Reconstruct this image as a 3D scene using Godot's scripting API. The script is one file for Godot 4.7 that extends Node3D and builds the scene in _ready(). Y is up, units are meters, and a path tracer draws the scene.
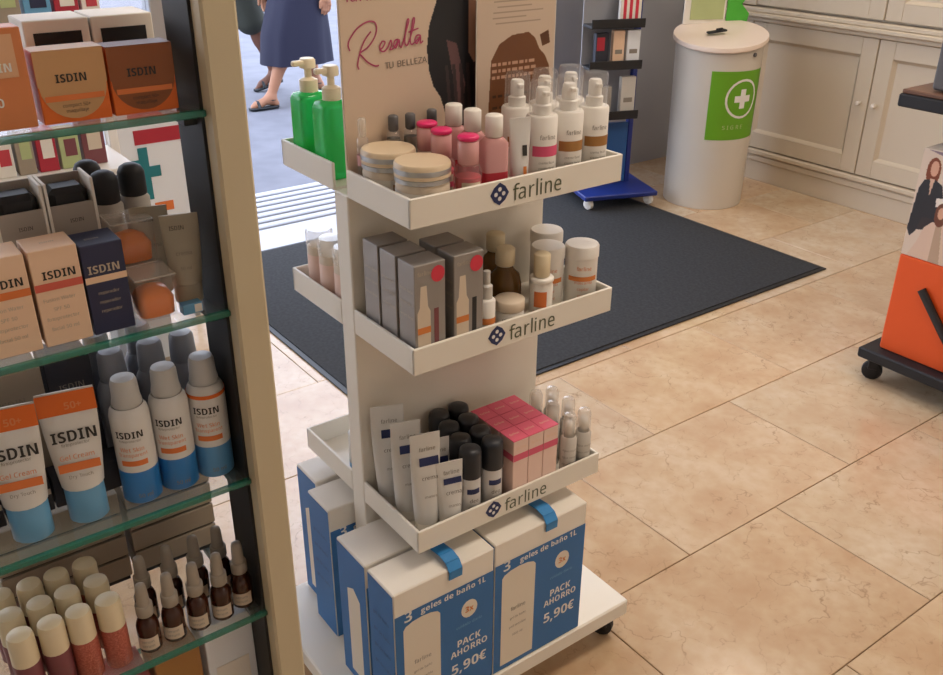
extends Node3D
# A pharmacy shop floor seen from a customer's height: glass shelving on the left, a wheeled
# cosmetics stand in the middle, a door mat and the open entrance behind it.
# x runs along the shop front, -z towards the street, y up, metres.

var M := {}
var names := {}
var text_cache := {}
var sans: SystemFont
var bold: SystemFont
var serif: SystemFont

# ------------------------------------------------------------------ materials
func mt(key: String, hex: String, rough := 0.5, metal := 0.0) -> StandardMaterial3D:
	var m := StandardMaterial3D.new()
	m.resource_name = key
	m.albedo_color = Color(hex)
	m.roughness = rough
	m.metallic = metal
	M[key] = m
	return m

func glassy(key: String, hex: String, alpha: float, rough := 0.05) -> StandardMaterial3D:
	var m := mt(key, hex, rough)
	m.transparency = BaseMaterial3D.TRANSPARENCY_ALPHA
	m.albedo_color.a = alpha
	return m

func soap(key: String, hex: String) -> void:
	var m := mt(key, hex, 0.1)
	m.refraction_enabled = true
	m.refraction_scale = 0.033
	m.albedo_color.a = 0.6

func noise_image(w: int, freq: float, sd: int, ridged: bool, oct := 4) -> Image:
	var n := FastNoiseLite.new()
	n.noise_type = FastNoiseLite.TYPE_SIMPLEX_SMOOTH
	n.seed = sd
	n.frequency = freq
	n.fractal_octaves = oct
	n.fractal_type = FastNoiseLite.FRACTAL_RIDGED if ridged else FastNoiseLite.FRACTAL_FBM
	return n.get_seamless_image(w, w)

func textured(m: StandardMaterial3D, im: Image, scale: float, offset := Vector3.ZERO) -> void:
	m.albedo_texture = ImageTexture.create_from_image(im)
	m.uv1_triplanar = true
	m.uv1_world_triplanar = true
	m.uv1_scale = Vector3.ONE * scale
	m.uv1_offset = offset

func marble_image() -> Image:
	var w := 768
	var a := noise_image(w, 0.006, 11, false, 5)
	var b := noise_image(w, 0.007, 23, false, 5)
	var c := noise_image(w, 0.035, 31, false, 4)
	var d := noise_image(w, 0.008, 57, false, 3)
	var e := noise_image(w, 0.012, 71, false, 5)
	var im := Image.create(w, w, false, Image.FORMAT_RGB8)
	var base := Color("cdb598")
	var warm := Color("bf9f80")
	var pale := Color("d8c6ae")
	var vein := Color("7a5f45")
	for y in w:
		for x in w:
			var t := a.get_pixel(x, y).r
			var col := base.lerp(warm, clampf((t - 0.5) * 1.5, 0, 1)).lerp(pale, clampf((0.5 - t) * 1.5, 0, 1))
			col = col.lerp(warm, clampf((c.get_pixel(x, y).r - 0.5) * 0.7, -0.2, 0.35))
			var m := clampf((d.get_pixel(x, y).r - 0.42) * 4.0, 0, 1)
			var v1 := 1.0 - clampf(absf(b.get_pixel(x, y).r - 0.5) / 0.011, 0, 1)
			var v2 := 1.0 - clampf(absf(e.get_pixel(x, y).r - 0.47) / 0.014, 0, 1)
			col = col.lerp(vein, maxf(v1 * 0.5 * m, v2 * 0.32 * clampf(c.get_pixel(x, y).r * 2.0 - 0.5, 0, 1)))
			im.set_pixel(x, y, col)
	return im

func speckle_image(w: int, c0: Color, c1: Color, freq: float, sd: int) -> Image:
	var a := noise_image(w, freq, sd, false, 3)
	var im := Image.create(w, w, false, Image.FORMAT_RGB8)
	for y in w:
		for x in w:
			im.set_pixel(x, y, c0.lerp(c1, a.get_pixel(x, y).r))
	return im

func make_materials() -> void:
	mt("stand_white", "ece6da", 0.45)
	mt("post_beige", "cdbf9f", 0.55)
	mt("black_plastic", "131419", 0.6)
	mt("black_satin", "1e1f22", 0.5)
	mt("white_plastic", "efeae2", 0.35)
	mt("cream_plastic", "e6d6b4", 0.4)
	mt("white_card", "efe9df", 0.6)
	mt("paper_cream", "dccab6", 0.7)
	mt("wall_grey", "a2a3a9", 0.6)
	mt("wall_white", "e5e0d6", 0.8)
	mt("ceiling_white", "e9e6e0", 0.9)
	mt("cabinet_paint", "cdbfa9", 0.45)
	mt("knob_cream", "e2d9cc", 0.3)
	mt("alu", "b9bcc0", 0.35, 0.9)
	mt("steel", "c3c5c8", 0.25, 1.0)
	mt("isdin_orange", "e06a1c", 0.5)
	mt("isdin_tan", "c99b6b", 0.55)
	mt("isdin_tan_disc", "d2a877", 0.5)
	mt("isdin_brown", "8a4d24", 0.5)
	mt("isdin_brown_disc", "74421f", 0.5)
	mt("coral_card", "d6834f", 0.5)
	mt("coral_pale", "dfae87", 0.5)
	mt("peach_card", "ecc9aa", 0.55)
	mt("stripe_orange", "e07a3c", 0.5)
	mt("stripe_red", "d3604f", 0.5)
	mt("navy_card", "24294a", 0.5)
	mt("ink", "2b2826", 0.6)
	mt("ink_soft", "8b8378", 0.6)
	mt("ink_light", "b9aa98", 0.6)
	mt("ink_orange", "e08a52", 0.6)
	mt("ink_white", "e8e6e2", 0.6)
	mt("tube_white", "dcdad6", 0.35)
	mt("tube_blue", "6aa6cf", 0.3)
	mt("spray_blue", "2f7fc8", 0.3)
	mt("spray_blue_pale", "5a9bd0", 0.3)
	mt("spray_white", "e0deda", 0.3)
	mt("cap_grey", "c3c2bf", 0.35)
	mt("frost_grey", "8c9099", 0.35)
	mt("taupe_card", "a39583", 0.6)
	mt("grey_card", "a59d94", 0.6)
	mt("dark_card", "2c2e3a", 0.6)
	mt("taupe_tube", "b0a691", 0.45)
	mt("foam_red", "b1503f", 0.4)
	mt("foam_mauve", "7d4348", 0.4)
	mt("amber", "3c1a0c", 0.15)
	mt("rubber_grey", "a79c8d", 0.6)
	mt("label_paper", "d9c8b2", 0.6)
	mt("orange_gel", "ee7d16", 0.3)
	mt("shelf_paint", "e8e4dc", 0.5)
	mt("pack_blue", "2f6fae", 0.5)
	mt("pack_blue_dark", "23507f", 0.5)
	mt("strap_blue", "2f86c8", 0.45)
	mt("pack_white", "efe8dc", 0.55)
	mt("gel_print", "e6dccb", 0.55)
	mt("logo_navy", "1c2a5c", 0.5)
	mt("logo_green", "5a5f46", 0.5)
	mt("pink_ink", "b0466a", 0.6)
	mt("grey_ink", "6f665f", 0.6)
	soap("green_soap", "3fd76e")
	mt("magenta", "e2296f", 0.35)
	mt("pink_liquid", "c8424e", 0.15)
	mt("pink_glass", "dba4a2", 0.15)
	mt("gold_cream", "dcc7a8", 0.35)
	mt("jar_body", "a8825a", 0.3)
	mt("band_brown", "a9783f", 0.5)
	mt("band_pink", "e0567c", 0.5)
	mt("band_orange", "d9823f", 0.5)
	mt("silver_card", "97928e", 0.4, 0.25)
	mt("sticker_red", "d8344a", 0.5)
	mt("amber_clear", "6a4a1e", 0.12)
	mt("deo_white", "dcdad8", 0.4)
	mt("cap_black", "25282f", 0.35)
	mt("pink_card", "efd0c2", 0.5)
	mt("pink_top", "e0607c", 0.5)
	mt("frost_clear", "cfcac2", 0.25)
	mt("bin_white", "d2cabd", 0.4)
	mt("bin_lid", "efdccb", 0.4)
	mt("sign_green", "67a41b", 0.5)
	mt("leaf_green", "4fb53a", 0.5)
	mt("leaf_pale", "b9c48c", 0.5)
	mt("blue_metal", "1d2f7c", 0.4)
	mt("blue_panel", "2a5f9c", 0.45)
	mt("orange_panel", "e2561a", 0.5)
	mt("shelf_wood", "6b4a38", 0.5)
	mt("display_grey", "5c5b5d", 0.5)
	mt("teal", "1f7c86", 0.5)
	mt("red_band", "b2283a", 0.5)
	mt("board_white", "e9edf2", 0.5)
	mt("skin_light", "a87659", 0.6).subsurf_scatter_enabled = true
	mt("skin_tan", "6e4634", 0.6)
	mt("hair_brown", "3a2a22", 0.6)
	mt("dress_navy", "1a1b33", 0.8)
	mt("shorts_olive", "34372f", 0.8)
	mt("shirt_grey", "9a9a96", 0.8)
	mt("sandal_black", "1f2326", 0.5)
	mt("asphalt", "6a6b70", 0.9)
	mt("kerb_stone", "8f9096", 0.8)
	mt("grout", "b0977a", 0.85)
	mt("ramp_white", "bfc1c6", 0.6)
	mt("ramp_rib", "96989f", 0.5)
	glassy("pane", "f2f8f6", 0.06)
	glassy("shelf_glass", "dcefe8", 0.08)
	glassy("shelf_edge", "1f7f6c", 0.72)
	glassy("clear_plastic", "eef0f2", 0.07, 0.06)
	glassy("clear_lid", "f2ece2", 0.3, 0.1)
	var lamp := mt("lamp_glow", "fff3e0", 0.5)
	lamp.emission_enabled = true
	lamp.emission = Color("fff0dc")
	lamp.emission_energy_multiplier = 2.0
	var mb := marble_image()
	var mtex := ImageTexture.create_from_image(mb)
	var tint := ["ffffff", "fdf6ec", "fffaf4", "f8f0e6", "fff6ea", "fbfaf6"]
	for i in 6:
		var m := mt("marble_%d" % i, tint[i], 0.16)
		m.metallic_specular = 0.62
		m.albedo_texture = mtex
		m.uv1_triplanar = true
		m.uv1_world_triplanar = true
		m.uv1_scale = Vector3.ONE * 0.8
		m.uv1_offset = Vector3(i * 0.371, i * 0.13, i * 0.617)
	textured(mt("mat_fibre", "ffffff", 0.95), speckle_image(256, Color("232426"), Color("363739"), 0.06, 5), 4.0)
	textured(mt("pavement", "ffffff", 0.85), speckle_image(256, Color("686972"), Color("787982"), 0.03, 9), 0.5)
	textured(mt("speckled_red", "ffffff", 0.4), speckle_image(128, Color("8c3328"), Color("d98a72"), 0.12, 15), 20.0)

# ------------------------------------------------------------------ mesh helpers
func ST() -> SurfaceTool:
	var s := SurfaceTool.new()
	s.begin(Mesh.PRIMITIVE_TRIANGLES)
	return s

func tri(s: SurfaceTool, a: Vector3, b: Vector3, c: Vector3, na: Vector3, nb: Vector3, nc: Vector3, ua := Vector2.ZERO, ub := Vector2.ZERO, uc := Vector2.ZERO) -> void:
	if (b - a).cross(c - a).dot(na + nb + nc) > 0:
		var t := b; b = c; c = t
		t = nb; nb = nc; nc = t
		var u := ub; ub = uc; uc = u
	s.set_normal(na); s.set_uv(ua); s.add_vertex(a)
	s.set_normal(nb); s.set_uv(ub); s.add_vertex(b)
	s.set_normal(nc); s.set_uv(uc); s.add_vertex(c)

func face(s: SurfaceTool, pts: Array, n: Vector3) -> void:
	for i in range(1, pts.size() - 1):
		tri(s, pts[0], pts[i], pts[i + 1], n, n, n)

# four-cornered patch with a picture: origin at lower left, across, up
func panel(s: SurfaceTool, o: Vector3, ax: Vector3, up: Vector3) -> void:
	var n := ax.cross(up).normalized()
	tri(s, o, o + ax, o + ax + up, n, n, n, Vector2(0, 1), Vector2(1, 1), Vector2(1, 0))
	tri(s, o, o + ax + up, o + up, n, n, n, Vector2(0, 1), Vector2(1, 0), Vector2(0, 0))

# box with chamfered edges, c its centre
func bx(s: SurfaceTool, c: Vector3, z: Vector3, b := 0.0) -> void:
	var h := z / 2.0
	b = minf(b, minf(h.x, minf(h.y, h.z)) * 0.45)
	for ax in 3:
		for sg in [-1.0, 1.0]:
			var u := (ax + 1) % 3
			var v := (ax + 2) % 3
			var n := Vector3.ZERO
			n[ax] = sg
			var q := []
			for k in [[-1, -1], [1, -1], [1, 1], [-1, 1]]:
				var p := c
				p[ax] += sg * h[ax]
				p[u] += k[0] * (h[u] - b)
				p[v] += k[1] * (h[v] - b)
				q.append(p)
			face(s, q, n)
	if b <= 0.0:
		return
	for ax in 3:
		var u := (ax + 1) % 3
		var v := (ax + 2) % 3
		for su in [-1.0, 1.0]:
			for sv in [-1.0, 1.0]:
				var n := Vector3.ZERO
				n[u] = su; n[v] = sv
				var q := []
				for k in [[-1, 0], [1, 0], [1, 1], [-1, 1]]:
					var p := c
					p[ax] += k[0] * (h[ax] - b)
					p[u] += su * (h[u] - (b if k[1] == 1 else 0.0))
					p[v] += sv * (h[v] - (0.0 if k[1] == 1 else b))
					q.append(p)
				face(s, q, n.normalized())
	for sx in [-1.0, 1.0]:
		for sy in [-1.0, 1.0]:
			for sz in [-1.0, 1.0]:
				var g := Vector3(sx, sy, sz)
				face(s, [c + g * (h - Vector3(0, b, b)), c + g * (h - Vector3(b, 0, b)), c + g * (h - Vector3(b, b, 0))], g.normalized())

# turned shape: profile of (radius, height) from bottom to top; sx, sz squash it
func lathe(s: SurfaceTool, prof: Array, seg := 20, c := Vector3.ZERO, sx := 1.0, sz := 1.0, a0 := 0.0, a1 := TAU) -> void:
	var nor := []
	for i in prof.size() - 1:
		var d: Vector2 = prof[i + 1] - prof[i]
		nor.append(Vector2(d.y, -d.x).normalized())
	for i in prof.size() - 1:
		var n0: Vector2 = nor[i]
		var n1: Vector2 = nor[i]
		if i > 0 and nor[i].dot(nor[i - 1]) > 0.7:
			n0 = (nor[i] + nor[i - 1]).normalized()
		if i < nor.size() - 1 and nor[i].dot(nor[i + 1]) > 0.7:
			n1 = (nor[i] + nor[i + 1]).normalized()
		for k in seg:
			var t0 := a0 + (a1 - a0) * k / seg
			var t1 := a0 + (a1 - a0) * (k + 1) / seg
			var p := []
			var n := []
			for e in [[t0, i, n0], [t1, i, n0], [t1, i + 1, n1], [t0, i + 1, n1]]:
				var r: float = prof[e[1]].x
				p.append(c + Vector3(sin(e[0]) * r * sx, prof[e[1]].y, cos(e[0]) * r * sz))
				n.append(Vector3(sin(e[0]) * e[2].x / sx, e[2].y, cos(e[0]) * e[2].x / sz).normalized())
			if prof[i].x > 1e-6:
				tri(s, p[0], p[1], p[2], n[0], n[1], n[2])
			if prof[i + 1].x > 1e-6:
				tri(s, p[0], p[2], p[3], n[0], n[2], n[3])

# loft through rings of equal point count
func loft(s: SurfaceTool, rings: Array, cap := true) -> void:
	s.set_smooth_group(0)
	var n: int = rings[0].size()
	var mid := []
	for r in rings:
		var m := Vector3.ZERO
		for p in r:
			m += p
		mid.append(m / n)
	for i in rings.size() - 1:
		for k in n:
			var a: Vector3 = rings[i][k]
			var b: Vector3 = rings[i][(k + 1) % n]
			var c: Vector3 = rings[i + 1][(k + 1) % n]
			var d: Vector3 = rings[i + 1][k]
			var na: Vector3 = ring_normal(rings, mid, i, k)
			var nb: Vector3 = ring_normal(rings, mid, i, (k + 1) % n)
			var nc: Vector3 = ring_normal(rings, mid, i + 1, (k + 1) % n)
			var nd: Vector3 = ring_normal(rings, mid, i + 1, k)
			tri(s, a, b, c, na, nb, nc)
			tri(s, a, c, d, na, nc, nd)
	if cap:
		var e: int = rings.size() - 1
		var d0: Vector3 = (mid[0] - mid[1]).normalized()
		var d1: Vector3 = (mid[e] - mid[e - 1]).normalized()
		for k in n:
			tri(s, mid[0], rings[0][k], rings[0][(k + 1) % n], d0, d0, d0)
			tri(s, mid[e], rings[e][k], rings[e][(k + 1) % n], d1, d1, d1)

func ring_normal(rings: Array, mid: Array, i: int, k: int) -> Vector3:
	var n: int = rings[0].size()
	var t: Vector3 = rings[i][(k + 1) % n] - rings[i][(k - 1 + n) % n]
	var j0 := maxi(i - 1, 0)
	var j1 := mini(i + 1, rings.size() - 1)
	var v: Vector3 = rings[j1][k] - rings[j0][k]
	var m := t.cross(v).normalized()
	if m.dot(rings[i][k] - mid[i]) < 0:
		m = -m
	return m

func oval(c: Vector3, rx: float, rz: float, n := 18, pw := 2.0) -> Array:
	var out := []
	for k in n:
		var a := TAU * k / n
		var x := signf(sin(a)) * pow(absf(sin(a)), 2.0 / pw)
		var z := signf(cos(a)) * pow(absf(cos(a)), 2.0 / pw)
		out.append(c + Vector3(x * rx, 0, z * rz))
	return out

# round bar along a line of points
func bar(s: SurfaceTool, pts: Array, r: float, seg := 8) -> void:
	var rings := []
	for i in pts.size():
		var d: Vector3 = (pts[mini(i + 1, pts.size() - 1)] - pts[maxi(i - 1, 0)]).normalized()
		var u := d.cross(Vector3.UP if absf(d.y) < 0.9 else Vector3.RIGHT).normalized()
		var v := d.cross(u)
		var ring := []
		for k in seg:
			var a := TAU * k / seg
			ring.append(pts[i] + (u * cos(a) + v * sin(a)) * r)
		rings.append(ring)
	loft(s, rings)

func text_arrays(txt: String, font: Font, h: float) -> Array:
	var key := txt + str(font.get_instance_id())
	if not text_cache.has(key):
		var t := TextMesh.new()
		t.text = txt
		t.font = font
		t.font_size = 22
		t.pixel_size = 1.0 / 22.0 / 0.72
		t.depth = 0.0
		t.curve_step = 0.8
		var a := t.get_mesh_arrays()
		var v: PackedVector3Array = a[Mesh.ARRAY_VERTEX]
		var ix: PackedInt32Array = a[Mesh.ARRAY_INDEX] if a[Mesh.ARRAY_INDEX] != null else PackedInt32Array(range(v.size()))
		var lo := Vector3(1e9, 1e9, 0)
		var hi := -lo
		for p in v:
			lo = lo.min(p); hi = hi.max(p)
		var c := (lo + hi) / 2.0
		c.z = 0
		text_cache[key] = [v, ix, c, hi - lo]
	return text_cache[key]

# flat lettering centred at o, reading along ax, capitals h tall
func write(s: SurfaceTool, txt: String, font: Font, h: float, o: Vector3, ax: Vector3, up: Vector3, squeeze := 1.0) -> void:
	var t := text_arrays(txt, font, h)
	var n := ax.cross(up)
	var v: PackedVector3Array = t[0]
	var ix: PackedInt32Array = t[1]
	for i in range(0, ix.size(), 3):
		var p := []
		for k in 3:
			var q: Vector3 = v[ix[i + k]] - t[2]
			p.append(o + ax * (q.x * h * squeeze) + up * (q.y * h))
		tri(s, p[0], p[1], p[2], n, n, n)

# lettering bent round an upright cylinder of radius r
func write_round(s: SurfaceTool, txt: String, font: Font, h: float, r: float, y: float, ang: float, squeeze := 1.0, lean := 0.0) -> void:
	var t := text_arrays(txt, font, h)
	var v: PackedVector3Array = t[0]
	var ix: PackedInt32Array = t[1]
	for i in range(0, ix.size(), 3):
		var p := []
		var n := []
		for k in 3:
			var q: Vector3 = v[ix[i + k]] - t[2]
			var a := ang + q.x * h * squeeze / r
			p.append(Vector3(sin(a) * (r + lean * q.y * h), y + q.y * h, cos(a) * (r + lean * q.y * h)))
			n.append(Vector3(sin(a), 0, cos(a)))
		tri(s, p[0], p[1], p[2], n[0], n[1], n[2])

# strip of print bent round a cylinder
func wrap_print(s: SurfaceTool, r: float, y0: float, y1: float, a0: float, a1: float, seg := 10) -> void:
	lathe(s, [Vector2(r, y0), Vector2(r, y1)], seg, Vector3.ZERO, 1, 1, a0, a1)

# ------------------------------------------------------------------ scene helpers
func numbered(n: String) -> String:
	names[n] = names.get(n, -1) + 1
	return n if names[n] == 0 else "%s_%03d" % [n, names[n]]

func tag(o: Node3D, label: String, category: String, group := "") -> void:
	o.set_meta("label", label)
	o.set_meta("category", category)
	if group:
		o.set_meta("group", group)

func thing(nm: String, label: String, category: String, at: Vector3, turn := 0.0, group := "") -> Node3D:
	var o := Node3D.new()
	o.name = numbered(nm)
	add_child(o)
	o.position = at
	o.rotation.y = turn
	tag(o, label, category, group)
	return o

func part(p: Node3D, nm: String, s: SurfaceTool, m: String, label := "") -> MeshInstance3D:
	var o := MeshInstance3D.new()
	o.name = nm
	o.mesh = s.commit()
	o.material_override = M[m]
	p.add_child(o, true)
	if label:
		o.set_meta("label", label)
	return o

func again(src: Node3D, base: String, label: String, at: Vector3, turn := 0.0, group := "") -> Node3D:
	var o: Node3D = src.duplicate()
	o.name = numbered(base)
	add_child(o)
	o.position = at
	o.rotation.y = turn
	o.set_meta("label", label)
	if group:
		o.set_meta("group", group)
	return o

func struct(nm: String, s: SurfaceTool, m: String, p: Node3D = self) -> MeshInstance3D:
	var o := part(p, nm, s, m)
	if p == self:
		o.set_meta("kind", "structure")
	return o

func box_part(p: Node3D, nm: String, c: Vector3, z: Vector3, m: String, b := 0.001) -> MeshInstance3D:
	var s := ST()
	bx(s, c, z, b)
	return part(p, nm, s, m)

func box_struct(nm: String, lo: Vector3, hi: Vector3, m: String, b := 0.0) -> MeshInstance3D:
	var s := ST()
	bx(s, (lo + hi) / 2.0, hi - lo, b)
	return struct(nm, s, m)

# picture painted pixel by pixel, for prints
func ellipse(im: Image, cx: float, cy: float, rx: float, ry: float, col: Color) -> void:
	for y in range(maxi(0, int(cy - ry)), mini(im.get_height(), int(cy + ry) + 1)):
		for x in range(maxi(0, int(cx - rx)), mini(im.get_width(), int(cx + rx) + 1)):
			if pow((x - cx) / rx, 2) + pow((y - cy) / ry, 2) <= 1.0:
				im.set_pixel(x, y, col)

func polygon(im: Image, pts: PackedVector2Array, col: Color) -> void:
	var lo := pts[0]
	var hi := pts[0]
	for p in pts:
		lo = lo.min(p); hi = hi.max(p)
	for y in range(maxi(0, int(lo.y)), mini(im.get_height(), int(hi.y) + 1)):
		for x in range(maxi(0, int(lo.x)), mini(im.get_width(), int(hi.x) + 1)):
			if Geometry2D.is_point_in_polygon(Vector2(x + 0.5, y + 0.5), pts):
				im.set_pixel(x, y, col)

func print_material(key: String, im: Image, rough := 0.5) -> void:
	var m := mt(key, "ffffff", rough)
	m.albedo_texture = ImageTexture.create_from_image(im)
func ordinal(i: int) -> String:
	return ["first", "second", "third", "fourth", "fifth", "sixth", "seventh", "eighth"][i]

func _ready() -> void:
	sans = SystemFont.new(); sans.font_names = PackedStringArray(["Droid Sans"])
	bold = SystemFont.new(); bold.font_names = PackedStringArray(["Droid Sans"]); bold.font_weight = 700
	serif = SystemFont.new(); serif.font_names = PackedStringArray(["Droid Serif"])
	# camera
	var cam := Camera3D.new()
	cam.name = "camera"
	cam.position = Vector3(0, 1.38, 0)
	cam.rotation = Vector3(-0.46446, -0.63426, 0.00569)
	cam.fov = 40.1
	cam.near = 0.02
	cam.far = 200.0
	add_child(cam)
	cam.current = true
	# sky and exposure
	var env := Environment.new()
	env.tonemap_mode = Environment.TONE_MAPPER_LINEAR
	env.tonemap_exposure = 1.0
	env.background_mode = Environment.BG_SKY
	var sky := Sky.new()
	var sm := ProceduralSkyMaterial.new()
	sm.sky_top_color = Color("d0daf0")
	sm.sky_horizon_color = Color("e9ecf6")
	sm.ground_bottom_color = Color("9a9aa0")
	sm.ground_horizon_color = Color("c8ccd8")
	sky.sky_material = sm
	env.sky = sky
	env.background_energy_multiplier = 5.0
	env.sdfgi_enabled = true
	env.ssao_enabled = true
	env.ssil_enabled = true
	var we := WorldEnvironment.new()
	we.environment = env
	add_child(we)
	make_materials()
	ceiling_lamps()
	print("lights")
	build_room()
	build_floor()
	build_street()
	print("room")
	build_cabinets()
	build_stand()
	build_left_unit()
	print("units")
	build_bin()
	build_blue_rack()
	build_orange_display()
	build_far_shelf()
	print("fixtures")
	stock_top_tray()
	stock_middle_tray()
	stock_bottom_tray()
	stock_base()
	print("stand stock")
	stock_left_unit()
	print("left stock")
	build_people()
	print("done")

# ------------------------------------------------------------------ lamps
func ceiling_lamps() -> void:
	var spots := [Vector3(2.3, 2.68, -0.7), Vector3(3.1, 2.68, -1.9), Vector3(1.2, 2.68, -0.6), Vector3(2.6, 2.68, 1.5)]
	var where := ["over the tiled floor by the orange display", "beside the panelled cabinets", "over the aisle by the glass shelves", "nearest the front of the shop"]
	for i in spots.size():
		var t := thing("ceiling_lamp", "square white recessed ceiling lamp " + where[i], "lamp", spots[i], 0.0, "recessed ceiling lamps")
		var s := ST()
		for e in [[Vector3(0, 0, -0.29), Vector3(0.62, 0.03, 0.04)], [Vector3(0, 0, 0.29), Vector3(0.62, 0.03, 0.04)], [Vector3(-0.29, 0, 0), Vector3(0.04, 0.03, 0.54)], [Vector3(0.29, 0, 0), Vector3(0.04, 0.03, 0.54)]]:
			bx(s, e[0], e[1], 0.004)
		part(t, "frame", s, "white_plastic")
		s = ST()
		bx(s, Vector3(0, 0.004, 0), Vector3(0.54, 0.012, 0.54), 0.002)
		part(t, "diffuser", s, "lamp_glow")
		var l := AreaLight3D.new()
		l.name = "panel_light"
		l.area_size = Vector2(0.54, 0.54)
		l.light_color = Color("fff0df")
		l.light_energy = 1.32
		l.shadow_enabled = true
		l.area_range = 12.0
		l.rotation.x = -PI / 2
		l.position.y = -0.01
		t.add_child(l)

# ------------------------------------------------------------------ setting
func build_room() -> void:
	box_struct("ceiling", Vector3(-2.4, 2.7, -3.6), Vector3(4.4, 2.85, 2.6), "ceiling_white")
	box_struct("wall_right", Vector3(4.27, -0.1, -3.6), Vector3(4.4, 2.7, 2.6), "wall_white")
	box_struct("wall_left", Vector3(-2.4, -0.1, -3.6), Vector3(-2.25, 2.7, 2.6), "wall_white")
	box_struct("wall_rear", Vector3(-2.25, -0.1, 2.45), Vector3(4.27, 2.7, 2.6), "wall_white")
	# street front: solid grey pier on the right, door opening, shop window on the left
	var s := ST()
	bx(s, Vector3(3.55, 1.3, -3.47), Vector3(1.34, 2.8, 0.16))
	struct("wall_street", s, "wall_grey")
	s = ST()
	bx(s, Vector3(0.315, 2.6, -3.47), Vector3(5.13, 0.2, 0.16))
	struct("trim_1", s, "alu")
	s = ST()
	bx(s, Vector3(-1.0, 0.06, -3.47), Vector3(2.5, 0.12, 0.16))
	struct("trim_2", s, "alu")
	var w := ST()
	bx(w, Vector3(0.44, 1.31, -3.47), Vector3(1.34, 2.38, 0.012))
	var win := struct("window_1", w, "pane")
	s = ST()
	bx(s, Vector3(1.135, 1.3, -3.47), Vector3(0.05, 2.4, 0.08), 0.004)
	bx(s, Vector3(-0.255, 1.3, -3.47), Vector3(0.05, 2.4, 0.08), 0.004)
	bx(s, Vector3(0.44, 0.09, -3.47), Vector3(1.34, 0.06, 0.08), 0.004)
	struct("window_frame", s, "alu", win)
	w = ST()
	bx(w, Vector3(-1.24, 1.31, -3.47), Vector3(1.92, 2.38, 0.012))
	win = struct("window_2", w, "pane")
	s = ST()
	bx(s, Vector3(-2.225, 1.3, -3.47), Vector3(0.05, 2.4, 0.08), 0.004)
	struct("window_frame", s, "alu", win)

func build_floor() -> void:
	var s := ST()
	bx(s, Vector3(0.985, -0.057, -0.5), Vector3(6.47, 0.1, 6.1))
	var f := struct("floor", s, "grout")
	var cache := {}
	var rng := RandomNumberGenerator.new()
	rng.seed = 4
	var row := 0
	var z0 := -3.44
	while z0 < 2.4:
		# rows are laid in half bond; joint lines as they run through the shop
		var k := roundi((z0 + 1.04) / 0.402)
		var za := -1.04 + 0.402 * k
		var zb := za + 0.402
		var za2 := maxf(za, -3.54)
		var zb2 := minf(zb, 2.44)
		var off := 1.69 if posmod(k, 2) == 0 else 1.385
		var x := off - 0.615 * 7
		while x < 4.22:
			var xa := maxf(x, -2.24)
			var xb := minf(x + 0.615, 4.21)
			if xb - xa > 0.03:
				var key := "%.3f_%.3f" % [xb - xa, zb2 - za2]
				if not cache.has(key):
					var st := ST()
					bx(st, Vector3.ZERO, Vector3(xb - xa - 0.0022, 0.012, zb2 - za2 - 0.0022), 0.0012)
					cache[key] = st.commit()
				var o := MeshInstance3D.new()
				o.name = "tile"
				o.mesh = cache[key]
				o.material_override = M["marble_%d" % rng.randi_range(0, 5)]
				o.position = Vector3((xa + xb) / 2, -0.006 + rng.randf_range(-0.0002, 0.0002), (za2 + zb2) / 2)
				f.add_child(o, true)
			x += 0.615
		z0 = zb + 0.001
		row += 1
	# door mat
	var t := thing("door_mat", "large charcoal grey carpet mat lying inside the entrance", "mat", Vector3(2.11, 0.001, -2.615))
	s = ST()
	bx(s, Vector3(0, 0.004, 0), Vector3(1.975, 0.008, 1.42), 0.002)
	part(t, "pile", s, "mat_fibre")
	s = ST()
	for e in [[Vector3(0, 0.0025, 0.718), Vector3(2.01, 0.005, 0.018)], [Vector3(0, 0.0025, -0.718), Vector3(2.01, 0.005, 0.018)], [Vector3(0.996, 0.0025, 0), Vector3(0.018, 0.005, 1.43)], [Vector3(-0.996, 0.0025, 0), Vector3(0.018, 0.005, 1.43)]]:
		bx(s, e[0], e[1], 0.002)
	part(t, "rubber_edge", s, "black_satin")

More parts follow.
